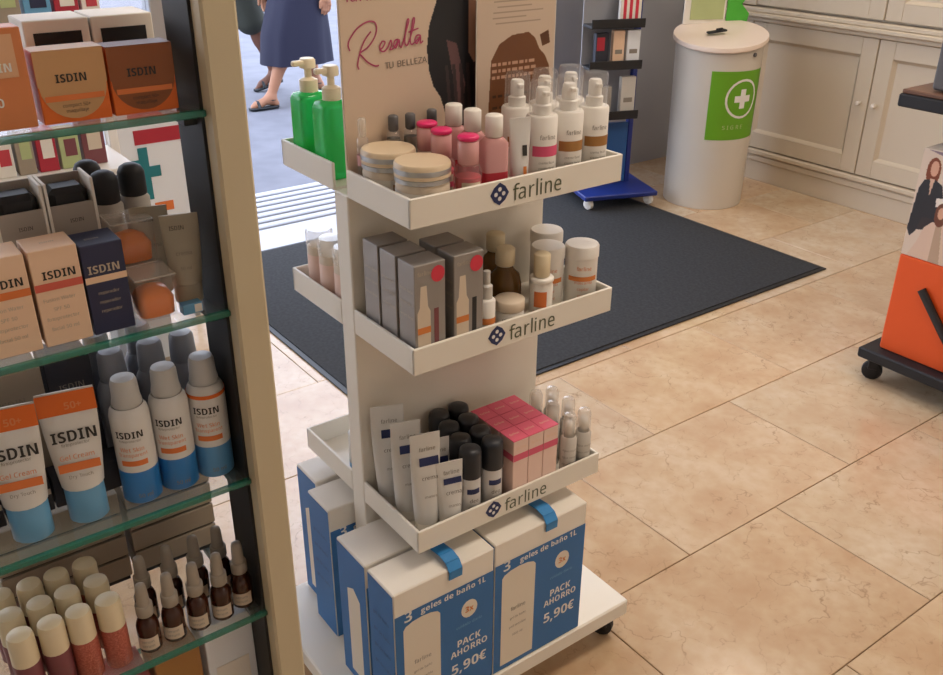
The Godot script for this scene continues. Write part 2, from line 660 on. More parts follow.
func build_street() -> void:
	var s := ST()
	bx(s, Vector3(1, -0.2, -8.9), Vector3(40, 0.2, 9.2))
	struct("floor_pavement", s, "pavement")
	s = ST()
	bx(s, Vector3(1, -0.16, -13.6), Vector3(40, 0.16, 0.16), 0.02)
	struct("trim_kerb", s, "kerb_stone")
	s = ST()
	bx(s, Vector3(1, -0.32, -33.7), Vector3(40, 0.2, 40))
	struct("floor_road", s, "asphalt")
	# ribbed threshold ramp from the pavement up to the door
	var t := thing("entrance_ramp", "white ribbed threshold ramp at the street door", "ramp", Vector3(2.0, 0, -3.55))
	s = ST()
	var a := Vector3(-0.9, -0.012, 0); var b := Vector3(0.9, -0.012, 0)
	var c := Vector3(0.9, -0.095, -0.8); var d := Vector3(-0.9, -0.095, -0.8)
	var n := Vector3(0, 0.8, -0.083).normalized()
	face(s, [a, b, c, d], n)
	var g := Vector3(0, -0.1, 0)
	face(s, [Vector3(-0.9, -0.1, 0), Vector3(0.9, -0.1, 0), Vector3(0.9, -0.1, -0.8), Vector3(-0.9, -0.1, -0.8)], Vector3.DOWN)
	face(s, [a, b, Vector3(0.9, -0.1, 0), Vector3(-0.9, -0.1, 0)], Vector3.BACK)
	face(s, [d, c, Vector3(0.9, -0.1, -0.8), Vector3(-0.9, -0.1, -0.8)], Vector3.FORWARD)
	face(s, [a, d, Vector3(-0.9, -0.1, -0.8), Vector3(-0.9, -0.1, 0)], Vector3.LEFT)
	face(s, [b, c, Vector3(0.9, -0.1, -0.8), Vector3(0.9, -0.1, 0)], Vector3.RIGHT)
	part(t, "slope", s, "ramp_white")
	box_part(t, "threshold", Vector3(0, -0.0045, 0.1025), Vector3(1.76, 0.015, 0.205), "ramp_white", 0.002)
	for i in 7:
		var u := (i + 1) / 8.0
		s = ST()
		bx(s, Vector3(0, -0.008 - 0.083 * u, -0.8 * u), Vector3(1.76, 0.01, 0.022), 0.003)
		part(t, "rib", s, "ramp_rib")

func door_leaf(p: Node3D, z0: float, z1: float, y0: float, y1: float, knob_z: float, knob_y: float) -> void:
	# a framed door in the plane x = 0 facing -x; z0 < z1
	var s := ST()
	var zc := (z0 + z1) / 2
	var yc := (y0 + y1) / 2
	var st := 0.075
	bx(s, Vector3(0.005, yc, z0 + st / 2), Vector3(0.022, y1 - y0, st), 0.002)
	bx(s, Vector3(0.005, yc, z1 - st / 2), Vector3(0.022, y1 - y0, st), 0.002)
	bx(s, Vector3(0.005, y0 + st / 2, zc), Vector3(0.0218, st, z1 - z0 - 2 * st), 0.002)
	bx(s, Vector3(0.005, y1 - st / 2, zc), Vector3(0.0218, st, z1 - z0 - 2 * st), 0.002)
	var leaf := part(p, "door", s, "cabinet_paint")
	s = ST()
	# sloped moulding round the panel
	var o := [Vector3(-0.006, y0 + st, z0 + st), Vector3(-0.006, y0 + st, z1 - st), Vector3(-0.006, y1 - st, z1 - st), Vector3(-0.006, y1 - st, z0 + st)]
	var m := 0.014
	var q := [Vector3(0.01, y0 + st + m, z0 + st + m), Vector3(0.01, y0 + st + m, z1 - st - m), Vector3(0.01, y1 - st - m, z1 - st - m), Vector3(0.01, y1 - st - m, z0 + st + m)]
	var nn := [Vector3(-0.66, 0.75, 0), Vector3(-0.66, 0, -0.75), Vector3(-0.66, -0.75, 0), Vector3(-0.66, 0, 0.75)]
	for i in 4:
		face(s, [o[i], o[(i + 1) % 4], q[(i + 1) % 4], q[i]], nn[i])
	part(leaf, "moulding", s, "cabinet_paint")
	s = ST()
	bx(s, Vector3(0.014, yc, zc), Vector3(0.008, y1 - y0 - 2 * st - 2 * m, z1 - z0 - 2 * st - 2 * m))
	part(leaf, "panel", s, "cabinet_paint")
	s = ST()
	lathe(s, [Vector2(0, 0.026), Vector2(0.008, 0.025), Vector2(0.0115, 0.02), Vector2(0.011, 0.014), Vector2(0.006, 0.01), Vector2(0.006, 0)], 14)
	var k := part(leaf, "knob", s, "knob_cream")
	k.position = Vector3(-0.006, knob_y, knob_z)
	k.rotation.z = PI / 2

func build_cabinets() -> void:
	var fx := 3.86
	var edges := [[-2.955, -2.292, -2.286, -1.62], [-1.612, -0.95, -0.944, -0.28]]
	var lab := ["greige panelled base cabinet with two doors behind the white bin", "greige panelled base cabinet behind the orange display"]
	var lab2 := ["greige panelled upper cabinet above the base cabinet by the white bin", "greige panelled upper cabinet above and behind the orange display"]
	for i in 2:
		var e: Array = edges[i]
		var t := thing("base_cabinet", lab[i], "cabinet", Vector3(fx, 0, 0), 0.0, "fitted panelled cabinets")
		var s := ST()
		var z0: float = -3.385 if i == 0 else e[0] - 0.003
		var z1: float = e[3] + 0.003
		bx(s, Vector3(0.19, 0.455, (z0 + z1) / 2), Vector3(0.34, 0.6, z1 - z0))
		part(t, "carcass", s, "cabinet_paint")
		if i == 0:
			box_part(t, "filler", Vector3(0.005, 0.46, (z0 + e[0]) / 2 - 0.002), Vector3(0.022, 0.595, e[0] - z0 - 0.006), "cabinet_paint", 0.002)
		door_leaf(t, e[0], e[1], 0.162, 0.755, e[1] - 0.035, 0.478)
		door_leaf(t, e[2], e[3], 0.162, 0.755, e[2] + 0.035, 0.478)
		# stepped plinth
		s = ST()
		bx(s, Vector3(0.178, 0.0475, (z0 + z1) / 2), Vector3(0.356, 0.095, z1 - z0), 0.002)
		bx(s, Vector3(0.175, 0.112, (z0 + z1) / 2), Vector3(0.37, 0.034, z1 - z0), 0.006)
		bx(s, Vector3(0.17, 0.1445, (z0 + z1) / 2), Vector3(0.385, 0.023, z1 - z0), 0.006)
		part(t, "plinth", s, "cabinet_paint")
		var u := thing("upper_cabinet", lab2[i], "cabinet", Vector3(fx, 0.822, 0), 0.0, "fitted panelled cabinets")
		s = ST()
		bx(s, Vector3(0.19, 0.7, (z0 + z1) / 2), Vector3(0.34, 1.4, z1 - z0))
		part(u, "carcass", s, "cabinet_paint")
		if i == 0:
			box_part(u, "filler", Vector3(0.005, 0.7, (z0 + e[0]) / 2 - 0.002), Vector3(0.022, 1.39, e[0] - z0 - 0.006), "cabinet_paint", 0.002)
		door_leaf(u, e[0], e[1], 0.01, 1.39, e[1] - 0.035, 0.45)
		door_leaf(u, e[2], e[3], 0.01, 1.39, e[2] + 0.035, 0.45)
	var c := thing("cabinet_ledge", "greige moulded ledge running between base and upper cabinets", "ledge", Vector3(fx, 0.757, -1.833))
	var s2 := ST()
	bx(s2, Vector3(0.17, 0.012, 0), Vector3(0.38, 0.022, 3.1), 0.005)
	bx(s2, Vector3(0.165, 0.032, 0), Vector3(0.41, 0.02, 3.1), 0.006)
	bx(s2, Vector3(0.17, 0.053, 0), Vector3(0.39, 0.022, 3.1), 0.005)
	part(c, "moulding", s2, "cabinet_paint")

# ------------------------------------------------------------------ the cosmetics stand
func caster(p: Node3D, at: Vector3, r: float, wheel_mat: String, plate := "black_plastic") -> void:
	var s := ST()
	lathe(s, [Vector2(0, -0.011), Vector2(r * 0.8, -0.011), Vector2(r, -0.007), Vector2(r, 0.007), Vector2(r * 0.8, 0.011), Vector2(0, 0.011)], 16)
	var w := part(p, "caster", s, wheel_mat)
	w.position = at + Vector3(0, r, 0)
	w.rotation = Vector3(0, 0.5, PI / 2)
	s = ST()
	bx(s, Vector3(0, 0, 0), Vector3(0.035, 0.03, 0.03), 0.003)
	var h := part(w, "fork", s, plate)
	h.position = Vector3(r * 0.75, 0, 0)

func farline(p: Node3D, at: Vector3) -> void:
	var s := ST()
	write(s, "farline", sans, 0.0235, at + Vector3(0.022, 0, 0.0006), Vector3.RIGHT, Vector3.UP, 1.0)
	part(p, "lettering", s, "logo_green")
	s = ST()
	var c := at + Vector3(-0.047, 0.002, 0.0005)
	var r := 0.0165
	var pts := []
	for k in 8:
		var a := TAU * k / 8
		pts.append(c + Vector3(sin(a), cos(a), 0) * r * (1.0 if k % 2 == 0 else 0.86))
	face(s, pts, Vector3.BACK)
	var l := part(p, "emblem", s, "logo_navy")
	s = ST()
	for d in [Vector3(0, 0.0068, 0), Vector3(0, -0.0068, 0), Vector3(0.0068, 0, 0), Vector3(-0.0068, 0, 0)]:
		var q := []
		for k in 8:
			q.append(c + d + Vector3(sin(TAU * k / 8), cos(TAU * k / 8), 0) * 0.0033 + Vector3(0, 0, 0.0004))
		face(s, q, Vector3.BACK)
	part(l, "emblem_dots", s, "ink_white")

const SX0 := 0.62
const SX1 := 1.006
const TRAY := [0.958, 0.737, 0.415]

func build_stand() -> void:
	var t := thing("display_stand", "white wheeled cosmetics stand with three rimmed trays in the middle", "display stand", Vector3.ZERO)
	var s := ST()
	bx(s, Vector3(0.7975, 0.074, -1.1625), Vector3(0.585, 0.036, 0.425), 0.003)
	part(t, "base", s, "stand_white")
	for e in [[0.55, -0.99], [1.055, -0.985], [0.55, -1.335], [1.055, -1.335]]:
		caster(t, Vector3(e[0], 0.0, e[1]), 0.024, "black_plastic")
	s = ST()
	bx(s, Vector3((SX0 + SX1) / 2 - 0.004, 0.526, -1.17), Vector3(SX1 - SX0 - 0.008, 0.868, 0.04), 0.002)
	part(t, "column", s, "stand_white")
	for i in 3:
		for back in [false, true]:
			var y: float = TRAY[i]
			var za := -1.36 if back else -1.15
			var zb := -1.19 if back else -0.98
			s = ST()
			var xc := (SX0 + SX1) / 2
			var zc := (za + zb) / 2
			bx(s, Vector3(xc, y + 0.00225, zc), Vector3(SX1 - SX0 - 0.004, 0.0035, zb - za - 0.004))
			bx(s, Vector3(xc, y + 0.021, zb - 0.0025 if not back else za + 0.0025), Vector3(SX1 - SX0, 0.042, 0.005), 0.0012)
			bx(s, Vector3(SX0 + 0.0025, y + 0.021, zc), Vector3(0.005, 0.0418, zb - za - 0.002), 0.0012)
			bx(s, Vector3(SX1 - 0.0025, y + 0.021, zc), Vector3(0.005, 0.0418, zb - za - 0.002), 0.0012)
			var tr := part(t, "tray", s, "stand_white")
			if not back:
				farline(tr, Vector3(0.815, y + 0.021, -0.98))
	# printed header board
	var im := Image.create(260, 280, false, Image.FORMAT_RGB8)
	im.fill(Color("d6bfa8"))
	polygon(im, PackedVector2Array([Vector2(150, 0), Vector2(132, 60), Vector2(117, 95), Vector2(108, 115), Vector2(101, 132), Vector2(98, 152), Vector2(100, 172), Vector2(105, 188), Vector2(114, 200), Vector2(120, 216), Vector2(134, 238), Vector2(170, 250), Vector2(215, 250), Vector2(250, 200), Vector2(259, 120), Vector2(259, 0)]), Color("17171d"))
	polygon(im, PackedVector2Array([Vector2(150, 60), Vector2(160, 20), Vector2(220, 20), Vector2(236, 90), Vector2(222, 170), Vector2(180, 205), Vector2(150, 160)]), Color("a8806a"))
	polygon(im, PackedVector2Array([Vector2(122, 146), Vector2(135, 150), Vector2(146, 190), Vector2(140, 230), Vector2(132, 190)]), Color("6a4a4a"))
	for k in 5:
		polygon(im, PackedVector2Array([Vector2(120 + k * 9, 170), Vector2(124 + k * 9, 170), Vector2(132 + k * 8, 246), Vector2(127 + k * 8, 246)]), Color("3a2c2e"))
	print_material("header_print", im, 0.45)
	s = ST()
	bx(s, Vector3(0.809, 1.173, -1.153), Vector3(0.372, 0.424, 0.005), 0.001)
	var hd := part(t, "header_board", s, "paper_cream")
	s = ST()
	panel(s, Vector3(0.624, 0.963, -1.1502), Vector3(0.37, 0, 0), Vector3(0, 0.42, 0))
	part(hd, "printed_picture", s, "header_print", "beige print with dark hair at the right")
	# handwritten word and small capitals below it
	var strokes := [
		[[0.0, 0.42], [-0.03, 0.55], [0.02, 0.7], [0.18, 0.9], [0.38, 1.0], [0.52, 0.97], [0.56, 0.82], [0.5, 0.62], [0.36, 0.44], [0.2, 0.34], [0.24, 0.26], [0.36, 0.1], [0.5, 0.0], [0.58, 0.0]],
		[[0.44, 0.78], [0.3, 0.6], [0.2, 0.36], [0.14, 0.1], [0.16, -0.02]],
		[[0.6, 0.34], [0.68, 0.4], [0.72, 0.5], [0.66, 0.52], [0.61, 0.42], [0.63, 0.32], [0.7, 0.3], [0.78, 0.38], [0.84, 0.52], [0.86, 0.42], [0.82, 0.32], [0.9, 0.34], [1.0, 0.5], [0.93, 0.5], [0.9, 0.4], [0.95, 0.34], [1.02, 0.5], [1.03, 0.36], [1.08, 0.36], [1.18, 0.7], [1.24, 0.9], [1.2, 0.9], [1.14, 0.5], [1.16, 0.36], [1.22, 0.4], [1.32, 0.7], [1.36, 0.92], [1.32, 0.9], [1.26, 0.5], [1.28, 0.36], [1.36, 0.4], [1.48, 0.52], [1.4, 0.54], [1.36, 0.44], [1.4, 0.36], [1.48, 0.5], [1.48, 0.36], [1.54, 0.4]],
		[[1.22, 0.64], [1.44, 0.7]],
	]
	s = ST()
	var layer := 0.0
	for st in strokes:
		var cv := Curve2D.new()
		for i in st.size():
			var a: Vector2 = Vector2(st[maxi(i - 1, 0)][0], st[maxi(i - 1, 0)][1])
			var b: Vector2 = Vector2(st[mini(i + 1, st.size() - 1)][0], st[mini(i + 1, st.size() - 1)][1])
			var d := (b - a) / 6.0
			cv.add_point(Vector2(st[i][0], st[i][1]), -d, d)
		var pts := cv.tessellate(4, 4)
		var w := 0.0011
		var nn := []
		for i in pts.size():
			var dd := (pts[mini(i + 1, pts.size() - 1)] - pts[maxi(i - 1, 0)]).normalized()
			nn.append(Vector2(-dd.y, dd.x))
		for i in pts.size() - 1:
			var q := []
			for e in [[i, -1], [i + 1, -1], [i + 1, 1], [i, 1]]:
				var v: Vector2 = pts[e[0]]
				var o: Vector2 = nn[e[0]] * w * e[1]
				q.append(Vector3(0.637 + v.x * 0.0775 + o.x, 1.138 + v.y * 0.06 + o.y + v.x * 0.003, -1.1497 + layer + 0.0003 * e[0] / pts.size()))
			face(s, q, Vector3.BACK)
		layer += 0.0003
	part(hd, "script_lettering", s, "pink_ink", "pink handwritten word Resalta")
	s = ST()
	write(s, "TU BELLEZA", sans, 0.0085, Vector3(0.727, 1.139, -1.1494), Vector3(0.999, 0.03, 0), Vector3(-0.03, 0.999, 0), 1.15)
	part(hd, "lettering", s, "grey_ink")
	s = ST()
	write(s, "farline", sans, 0.018, Vector3(0.668, 1.236, -1.1496), Vector3.RIGHT, Vector3.UP)
	part(hd, "lettering", s, "pink_ink")

# ------------------------------------------------------------------ glass shelving on the left
const LY := [1.168, 0.947, 0.721, 0.510, 0.300]

func build_left_unit() -> void:
	var t := thing("shelving_unit", "glass shelving unit with beige posts on the left", "shelf", Vector3.ZERO)
	for e in [[0.336, 0.373, 1.0], [-0.66, -0.623, -1.0]]:
		var s := ST()
		bx(s, Vector3((e[0] + e[1]) / 2, 1.0, -0.94), Vector3(e[1] - e[0], 2.0, 0.098), 0.003)
		var po := part(t, "post", s, "post_beige")
		s = ST()
		var xi: float = e[0] if e[2] > 0 else e[1]
		bx(s, Vector3(xi - 0.0015 * e[2], 1.0, -0.951), Vector3(0.004, 1.99, 0.072), 0.0005)
		part(po, "black_lining", s, "black_plastic")
	for i in 5:
		var s := ST()
		bx(s, Vector3(-0.143, LY[i] - 0.0035, -1.036), Vector3(0.952, 0.0065, 0.248))
		var g := part(t, "shelf_pane", s, "shelf_glass")
		s = ST()
		bx(s, Vector3(-0.143, LY[i] - 0.0035, -0.9085), Vector3(0.956, 0.007, 0.007), 0.001)
		bx(s, Vector3(-0.143, LY[i] - 0.0035, -1.1635), Vector3(0.95, 0.007, 0.007), 0.001)
		part(g, "polished_edge", s, "shelf_edge", "green polished glass edge")
		for sx in [0.326, -0.613]:
			s = ST()
			bx(s, Vector3(sx, LY[i] - 0.014, -1.028), Vector3(0.014, 0.01, 0.2), 0.001)
			part(t, "bracket", s, "black_satin")
	var s3 := ST()
	bx(s3, Vector3(-0.143, 0.04, -1.04), Vector3(0.95, 0.08, 0.25), 0.003)
	part(t, "plinth", s3, "post_beige")

# ------------------------------------------------------------------ other fixtures
func build_bin() -> void:
	var t := thing("medicine_bin", "white cylindrical medicine recycling bin with a green cross sign", "bin", Vector3(3.41, 0, -2.785))
	# the top slopes down towards the room
	var slant := func(rad: float, y: float, k: float) -> Array:
		var ring := oval(Vector3(0, y, 0), rad, rad, 40)
		for i in ring.size():
			ring[i].y -= k * (ring[i].x * -0.77 + ring[i].z * 0.63)
		return ring
	var s := ST()
	loft(s, [slant.call(0.178, 0.0, 0.0), slant.call(0.18, 0.004, 0.0), slant.call(0.192, 0.734, 0.17)])
	part(t, "body", s, "bin_white")
	s = ST()
	loft(s, [slant.call(0.2, 0.734, 0.17), slant.call(0.2065, 0.738, 0.17), slant.call(0.207, 0.741, 0.17), slant.call(0.207, 0.754, 0.17), slant.call(0.2055, 0.758, 0.17)], false)
	face(s, slant.call(0.2055, 0.758, 0.17), Vector3(-0.77 * 0.17, 1, 0.63 * 0.17).normalized())
	var lid := part(t, "lid", s, "bin_lid")
	s = ST()
	bx(s, Vector3(0.07, 0.753, 0.02), Vector3(0.085, 0.008, 0.03), 0.002)
	bx(s, Vector3(0.085, 0.758, 0.015), Vector3(0.03, 0.012, 0.016), 0.003)
	var fl := part(lid, "flap", s, "black_plastic")
	fl.rotation.y = -0.5
	fl.position.y = 0.012
	fl.rotation.z = 0.13
	var a := -0.62
	s = ST()
	lathe(s, [Vector2(0, 0.0), Vector2(0.009, 0.0), Vector2(0.009, 0.006), Vector2(0, 0.007)], 12)
	var lk := part(t, "lock", s, "display_grey")
	lk.position = Vector3(sin(0.02) * 0.192, 0.69, cos(0.02) * 0.192)
	lk.rotation.x = PI / 2
	# green sign bent round the drum
	s = ST()
	lathe(s, [Vector2(0.1862, 0.325), Vector2(0.191, 0.625)], 14, Vector3.ZERO, 1, 1, -0.98, 0.5)
	var sg := part(t, "sign", s, "sign_green", "green sign with a white cross in a ring")
	s = ST()
	var ca := -0.16
	var cy := 0.505
	var r := 0.1896
	var at := func(u: float, v: float) -> Vector3:
		var q := ca + u / r
		return Vector3(sin(q) * (r + (v) * 0.018), cy + v, cos(q) * (r + v * 0.018))
	for k in 24:
		var a0 := TAU * k / 24 + 0.6
		var a1 := TAU * (k + 1) / 24 + 0.6
		var p := []
		for e in [[a0, 0.076], [a1, 0.076], [a1, 0.086], [a0, 0.086]]:
			p.append(at.call(sin(e[0]) * e[1], cos(e[0]) * e[1]))
		face(s, p, Vector3(sin(ca), 0, cos(ca)))
	for q in [[-0.014, 0.014, -0.042, 0.042], [-0.042, -0.014, -0.014, 0.014], [0.014, 0.042, -0.014, 0.014]]:
		face(s, [at.call(q[0], q[2]), at.call(q[1], q[2]), at.call(q[1], q[3]), at.call(q[0], q[3])], Vector3(sin(ca), 0, cos(ca)))
	part(sg, "cross_emblem", s, "ink_white")
	s = ST()
	write_round(s, "S I G R E", sans, 0.017, 0.1878, 0.382, -0.33, 1.2, 0.0)
	part(sg, "lettering", s, "leaf_pale")
	# picture board standing at the back of the lid
	s = ST()
	bx(s, Vector3(-0.02, 0.945, -0.155), Vector3(0.2, 0.34, 0.008), 0.002)
	var hb := part(t, "picture_board", s, "white_card")
	s = ST()
	bx(s, Vector3(-0.01, 0.95, -0.149), Vector3(0.16, 0.31, 0.003))
	part(hb, "picture", s, "leaf_pale")
	s = ST()
	for e in [[0.0, Vector3.BACK], [-0.003, Vector3.FORWARD]]:
		var q := []
		for v in [[0.085, 0.775, -0.15], [0.175, 0.76, -0.13], [0.185, 0.82, -0.13], [0.15, 0.86, -0.14], [0.19, 0.92, -0.13], [0.085, 0.96, -0.15]]:
			q.append(Vector3(v[0], v[1], v[2] + e[0]))
		face(s, q, e[1])
	part(hb, "leaf_emblem", s, "leaf_green")
	for o in [hb]:
		o.rotation.y = -0.45

func build_blue_rack() -> void:
	var t := thing("wheeled_rack", "dark blue wheeled rack with hanging packets by the grey wall", "rack", Vector3(3.03, 0, -3.06), -0.35)
	var s := ST()
	bx(s, Vector3(0, 0.066, 0), Vector3(0.36, 0.022, 0.4), 0.004)
	part(t, "base", s, "blue_metal")
	for e in [[-0.15, 0.17], [0.15, 0.17], [-0.15, -0.17], [0.15, -0.17]]:
		caster(t, Vector3(e[0], 0.009, e[1]), 0.024, "white_plastic", "white_plastic")
	s = ST()
	bx(s, Vector3(0.105, 0.84, 0), Vector3(0.024, 1.53, 0.035), 0.003)
	part(t, "frame", s, "blue_metal")
	s = ST()
	bx(s, Vector3(-0.03, 0.22, 0.01), Vector3(0.24, 0.28, 0.02), 0.002)
	part(t, "panel", s, "blue_panel")
	s = ST()
	bx(s, Vector3(-0.03, 0.85, -0.01), Vector3(0.245, 0.9, 0.006))
	part(t, "back_panel", s, "wall_grey")
	for y in [0.4, 0.62, 0.795, 1.06]:
		s = ST()
		bx(s, Vector3(-0.03, y, 0.05), Vector3(0.25, 0.012, 0.1), 0.002)
		bx(s, Vector3(-0.03, y + 0.018, 0.098), Vector3(0.25, 0.03, 0.005), 0.001)
		part(t, "pocket", s, "black_satin")
	# things standing in the pockets
	var g := "packets in the blue rack"
	var put := [
		["packet", "red and white striped packet high in the blue rack", Vector3(0.035, 0.8025, 0.06), Vector3(0.1, 0.17, 0.02), "white_card", "red"],
		["carton", "tall white carton at the right of the blue rack", Vector3(0.058, 0.6275, 0.06), Vector3(0.062, 0.15, 0.03), "board_white", ""],
		["carton", "cream carton in the middle of the blue rack", Vector3(-0.012, 0.6275, 0.06), Vector3(0.054, 0.15, 0.03), "peach_card", ""],
		["carton", "dark red and black packet at the left of the blue rack", Vector3(-0.09, 0.6275, 0.06), Vector3(0.06, 0.14, 0.03), "dark_card", "redtop"],
		["carton", "pale grey carton low in the blue rack", Vector3(0.05, 0.4075, 0.06), Vector3(0.07, 0.17, 0.03), "frost_clear", ""],
		["carton", "small grey carton low at the left of the blue rack", Vector3(-0.07, 0.4075, 0.06), Vector3(0.08, 0.13, 0.03), "grey_card", ""],
	]
	for e in put:
		var w: Vector3 = t.transform * e[2]
		var o := thing(e[0], e[1], "packet", w, -0.35, g)
		var z: Vector3 = e[3]
		box_part(o, "body", Vector3(0, z.y / 2, 0), z, e[4], 0.002)
		if e[5] == "red":
			for k in 3:
				box_part(o, "stripe", Vector3(-0.028 + 0.028 * k, z.y / 2, z.z / 2), Vector3(0.014, z.y * 0.94, 0.002), "sticker_red", 0)
		elif e[5] == "redtop":
			box_part(o, "label", Vector3(-0.008, z.y * 0.68, z.z / 2), Vector3(0.036, z.y * 0.4, 0.002), "red_band", 0)
		else:
			box_part(o, "label", Vector3(0, z.y * 0.4, z.z / 2), Vector3(z.x * 0.6, z.y * 0.12, 0.002), "ink_soft", 0)

func build_orange_display() -> void:
	var t := thing("poster_display", "orange poster display on a black wheeled base at right", "display stand", Vector3(2.43, 0, -1.31))
	# x to the right of the panel, z runs towards the viewer
	var s := ST()
	bx(s, Vector3(0.22, 0.087, 0.42), Vector3(0.44, 0.034, 0.86), 0.005)
	part(t, "base", s, "black_plastic")
	for e in [[0.035, 0.03], [0.4, 0.03], [0.035, 0.81], [0.4, 0.81]]:
		caster(t, Vector3(e[0], 0.0, e[1]), 0.03, "black_plastic")
	s = ST()
	bx(s, Vector3(0.22, 0.256, 0.43), Vector3(0.35, 0.304, 0.8), 0.004)
	part(t, "orange_box", s, "orange_panel")
	s = ST()
	bar(s, [Vector3(0.036, 0.328, 0.12), Vector3(0.036, 0.215, 0.215), Vector3(0.036, 0.13, 0.29)], 0.012, 8)
	part(t, "handle_bar", s, "black_satin")
	var im := Image.create(400, 200, false, Image.FORMAT_RGB8)
	im.fill(Color("d9c6b4"))
	# seated and standing figures printed on the board
	polygon(im, PackedVector2Array([Vector2(6, 0), Vector2(400, 0), Vector2(400, 9), Vector2(30, 7)]), Color("8a7480"))  # shadow beneath the shelf, painted in purple along the poster's top edge
	var f := func(cx: float, cy: float, hair: Color, cloth: Color, legs: Color) -> void:
		var sh := func(a: Array) -> PackedVector2Array:
			var o := PackedVector2Array()
			for p in a:
				o.append(Vector2(cx, cy) + Vector2(p[0], p[1]) * 2.0)
			return o
		ellipse(im, cx, cy + 4, 15, 26, hair)
		ellipse(im, cx + 2, cy, 8, 12, Color("d8a58a"))
		polygon(im, sh.call([[-6, 44], [16, 44], [20, 120], [-10, 120]]), legs)
		polygon(im, sh.call([[-3, 8], [-11, 14], [-14, 38], [-22, 60], [-14, 63], [-5, 44], [12, 46], [13, 16], [4, 8]]), cloth)
		polygon(im, sh.call([[-2, 8], [3, 8], [1, 24]]), Color("e2c2ae"))
		ellipse(im, cx - 36, cy + 124, 6, 6, Color("d8a58a"))
	# the two nearest the left edge: auburn hair and dark suit, and a cream coat in front
	ellipse(im, 19, 36, 10, 25, Color("7a3b20"))
	ellipse(im, 20, 31, 6, 14, Color("d8a58a"))
	polygon(im, PackedVector2Array([Vector2(14, 118), Vector2(44, 112), Vector2(42, 140), Vector2(12, 148)]), Color("30282c"))
	polygon(im, PackedVector2Array([Vector2(10, 54), Vector2(4, 72), Vector2(2, 110), Vector2(0, 150), Vector2(6, 163), Vector2(13, 150), Vector2(18, 122), Vector2(36, 120), Vector2(42, 84), Vector2(36, 58), Vector2(24, 50)]), Color("26262c"))
	polygon(im, PackedVector2Array([Vector2(17, 50), Vector2(24, 50), Vector2(21, 84)]), Color("d8b49c"))
	polygon(im, PackedVector2Array([Vector2(32, 82), Vector2(42, 80), Vector2(41, 96), Vector2(33, 98)]), Color("e6dcd2"))
	polygon(im, PackedVector2Array([Vector2(34, 126), Vector2(24, 140), Vector2(18, 170), Vector2(8, 200), Vector2(96, 200), Vector2(72, 140), Vector2(52, 126)]), Color("d8bba6"))
	polygon(im, PackedVector2Array([Vector2(40, 128), Vector2(48, 128), Vector2(56, 200), Vector2(40, 200)]), Color("b89c84"))
	ellipse(im, 43, 110, 9, 22, Color("6e3f2c"))
	ellipse(im, 43, 107, 5, 11, Color("d8a58a"))
	f.call(150.0, 46.0, Color("4a2e22"), Color("8c7a86"), Color("6a5b62"))
	f.call(240.0, 84.0, Color("2e211c"), Color("c9b0a2"), Color("b39a8a"))
	f.call(330.0, 60.0, Color("5a3a2a"), Color("a06a5a"), Color("8a8a94"))
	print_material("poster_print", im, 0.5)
	s = ST()
	bx(s, Vector3(0.22, 0.563, 0.43), Vector3(0.346, 0.31, 0.8), 0.003)
	var pb := part(t, "poster_board", s, "paper_cream")
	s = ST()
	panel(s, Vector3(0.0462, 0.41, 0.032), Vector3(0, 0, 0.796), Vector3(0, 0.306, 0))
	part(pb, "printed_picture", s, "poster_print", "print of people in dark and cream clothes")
	s = ST()
	bx(s, Vector3(0.24, 0.78, 0.43), Vector3(0.1, 0.12, 0.6), 0.003)
	part(t, "neck", s, "display_grey")
	s = ST()
	bx(s, Vector3(0.22, 0.835, 0.37), Vector3(0.4, 0.035, 0.86), 0.004)
	var sh := part(t, "shelf", s, "black_plastic")
	s = ST()
	bx(s, Vector3(0.22, 0.859, 0.37), Vector3(0.39, 0.012, 0.85), 0.003)
	part(sh, "wooden_top", s, "shelf_wood")
	s = ST()
	bx(s, Vector3(0.2, 1.16, 0.42), Vector3(0.3, 0.58, 0.82), 0.006)
	part(t, "upper_cabinet", s, "display_grey")

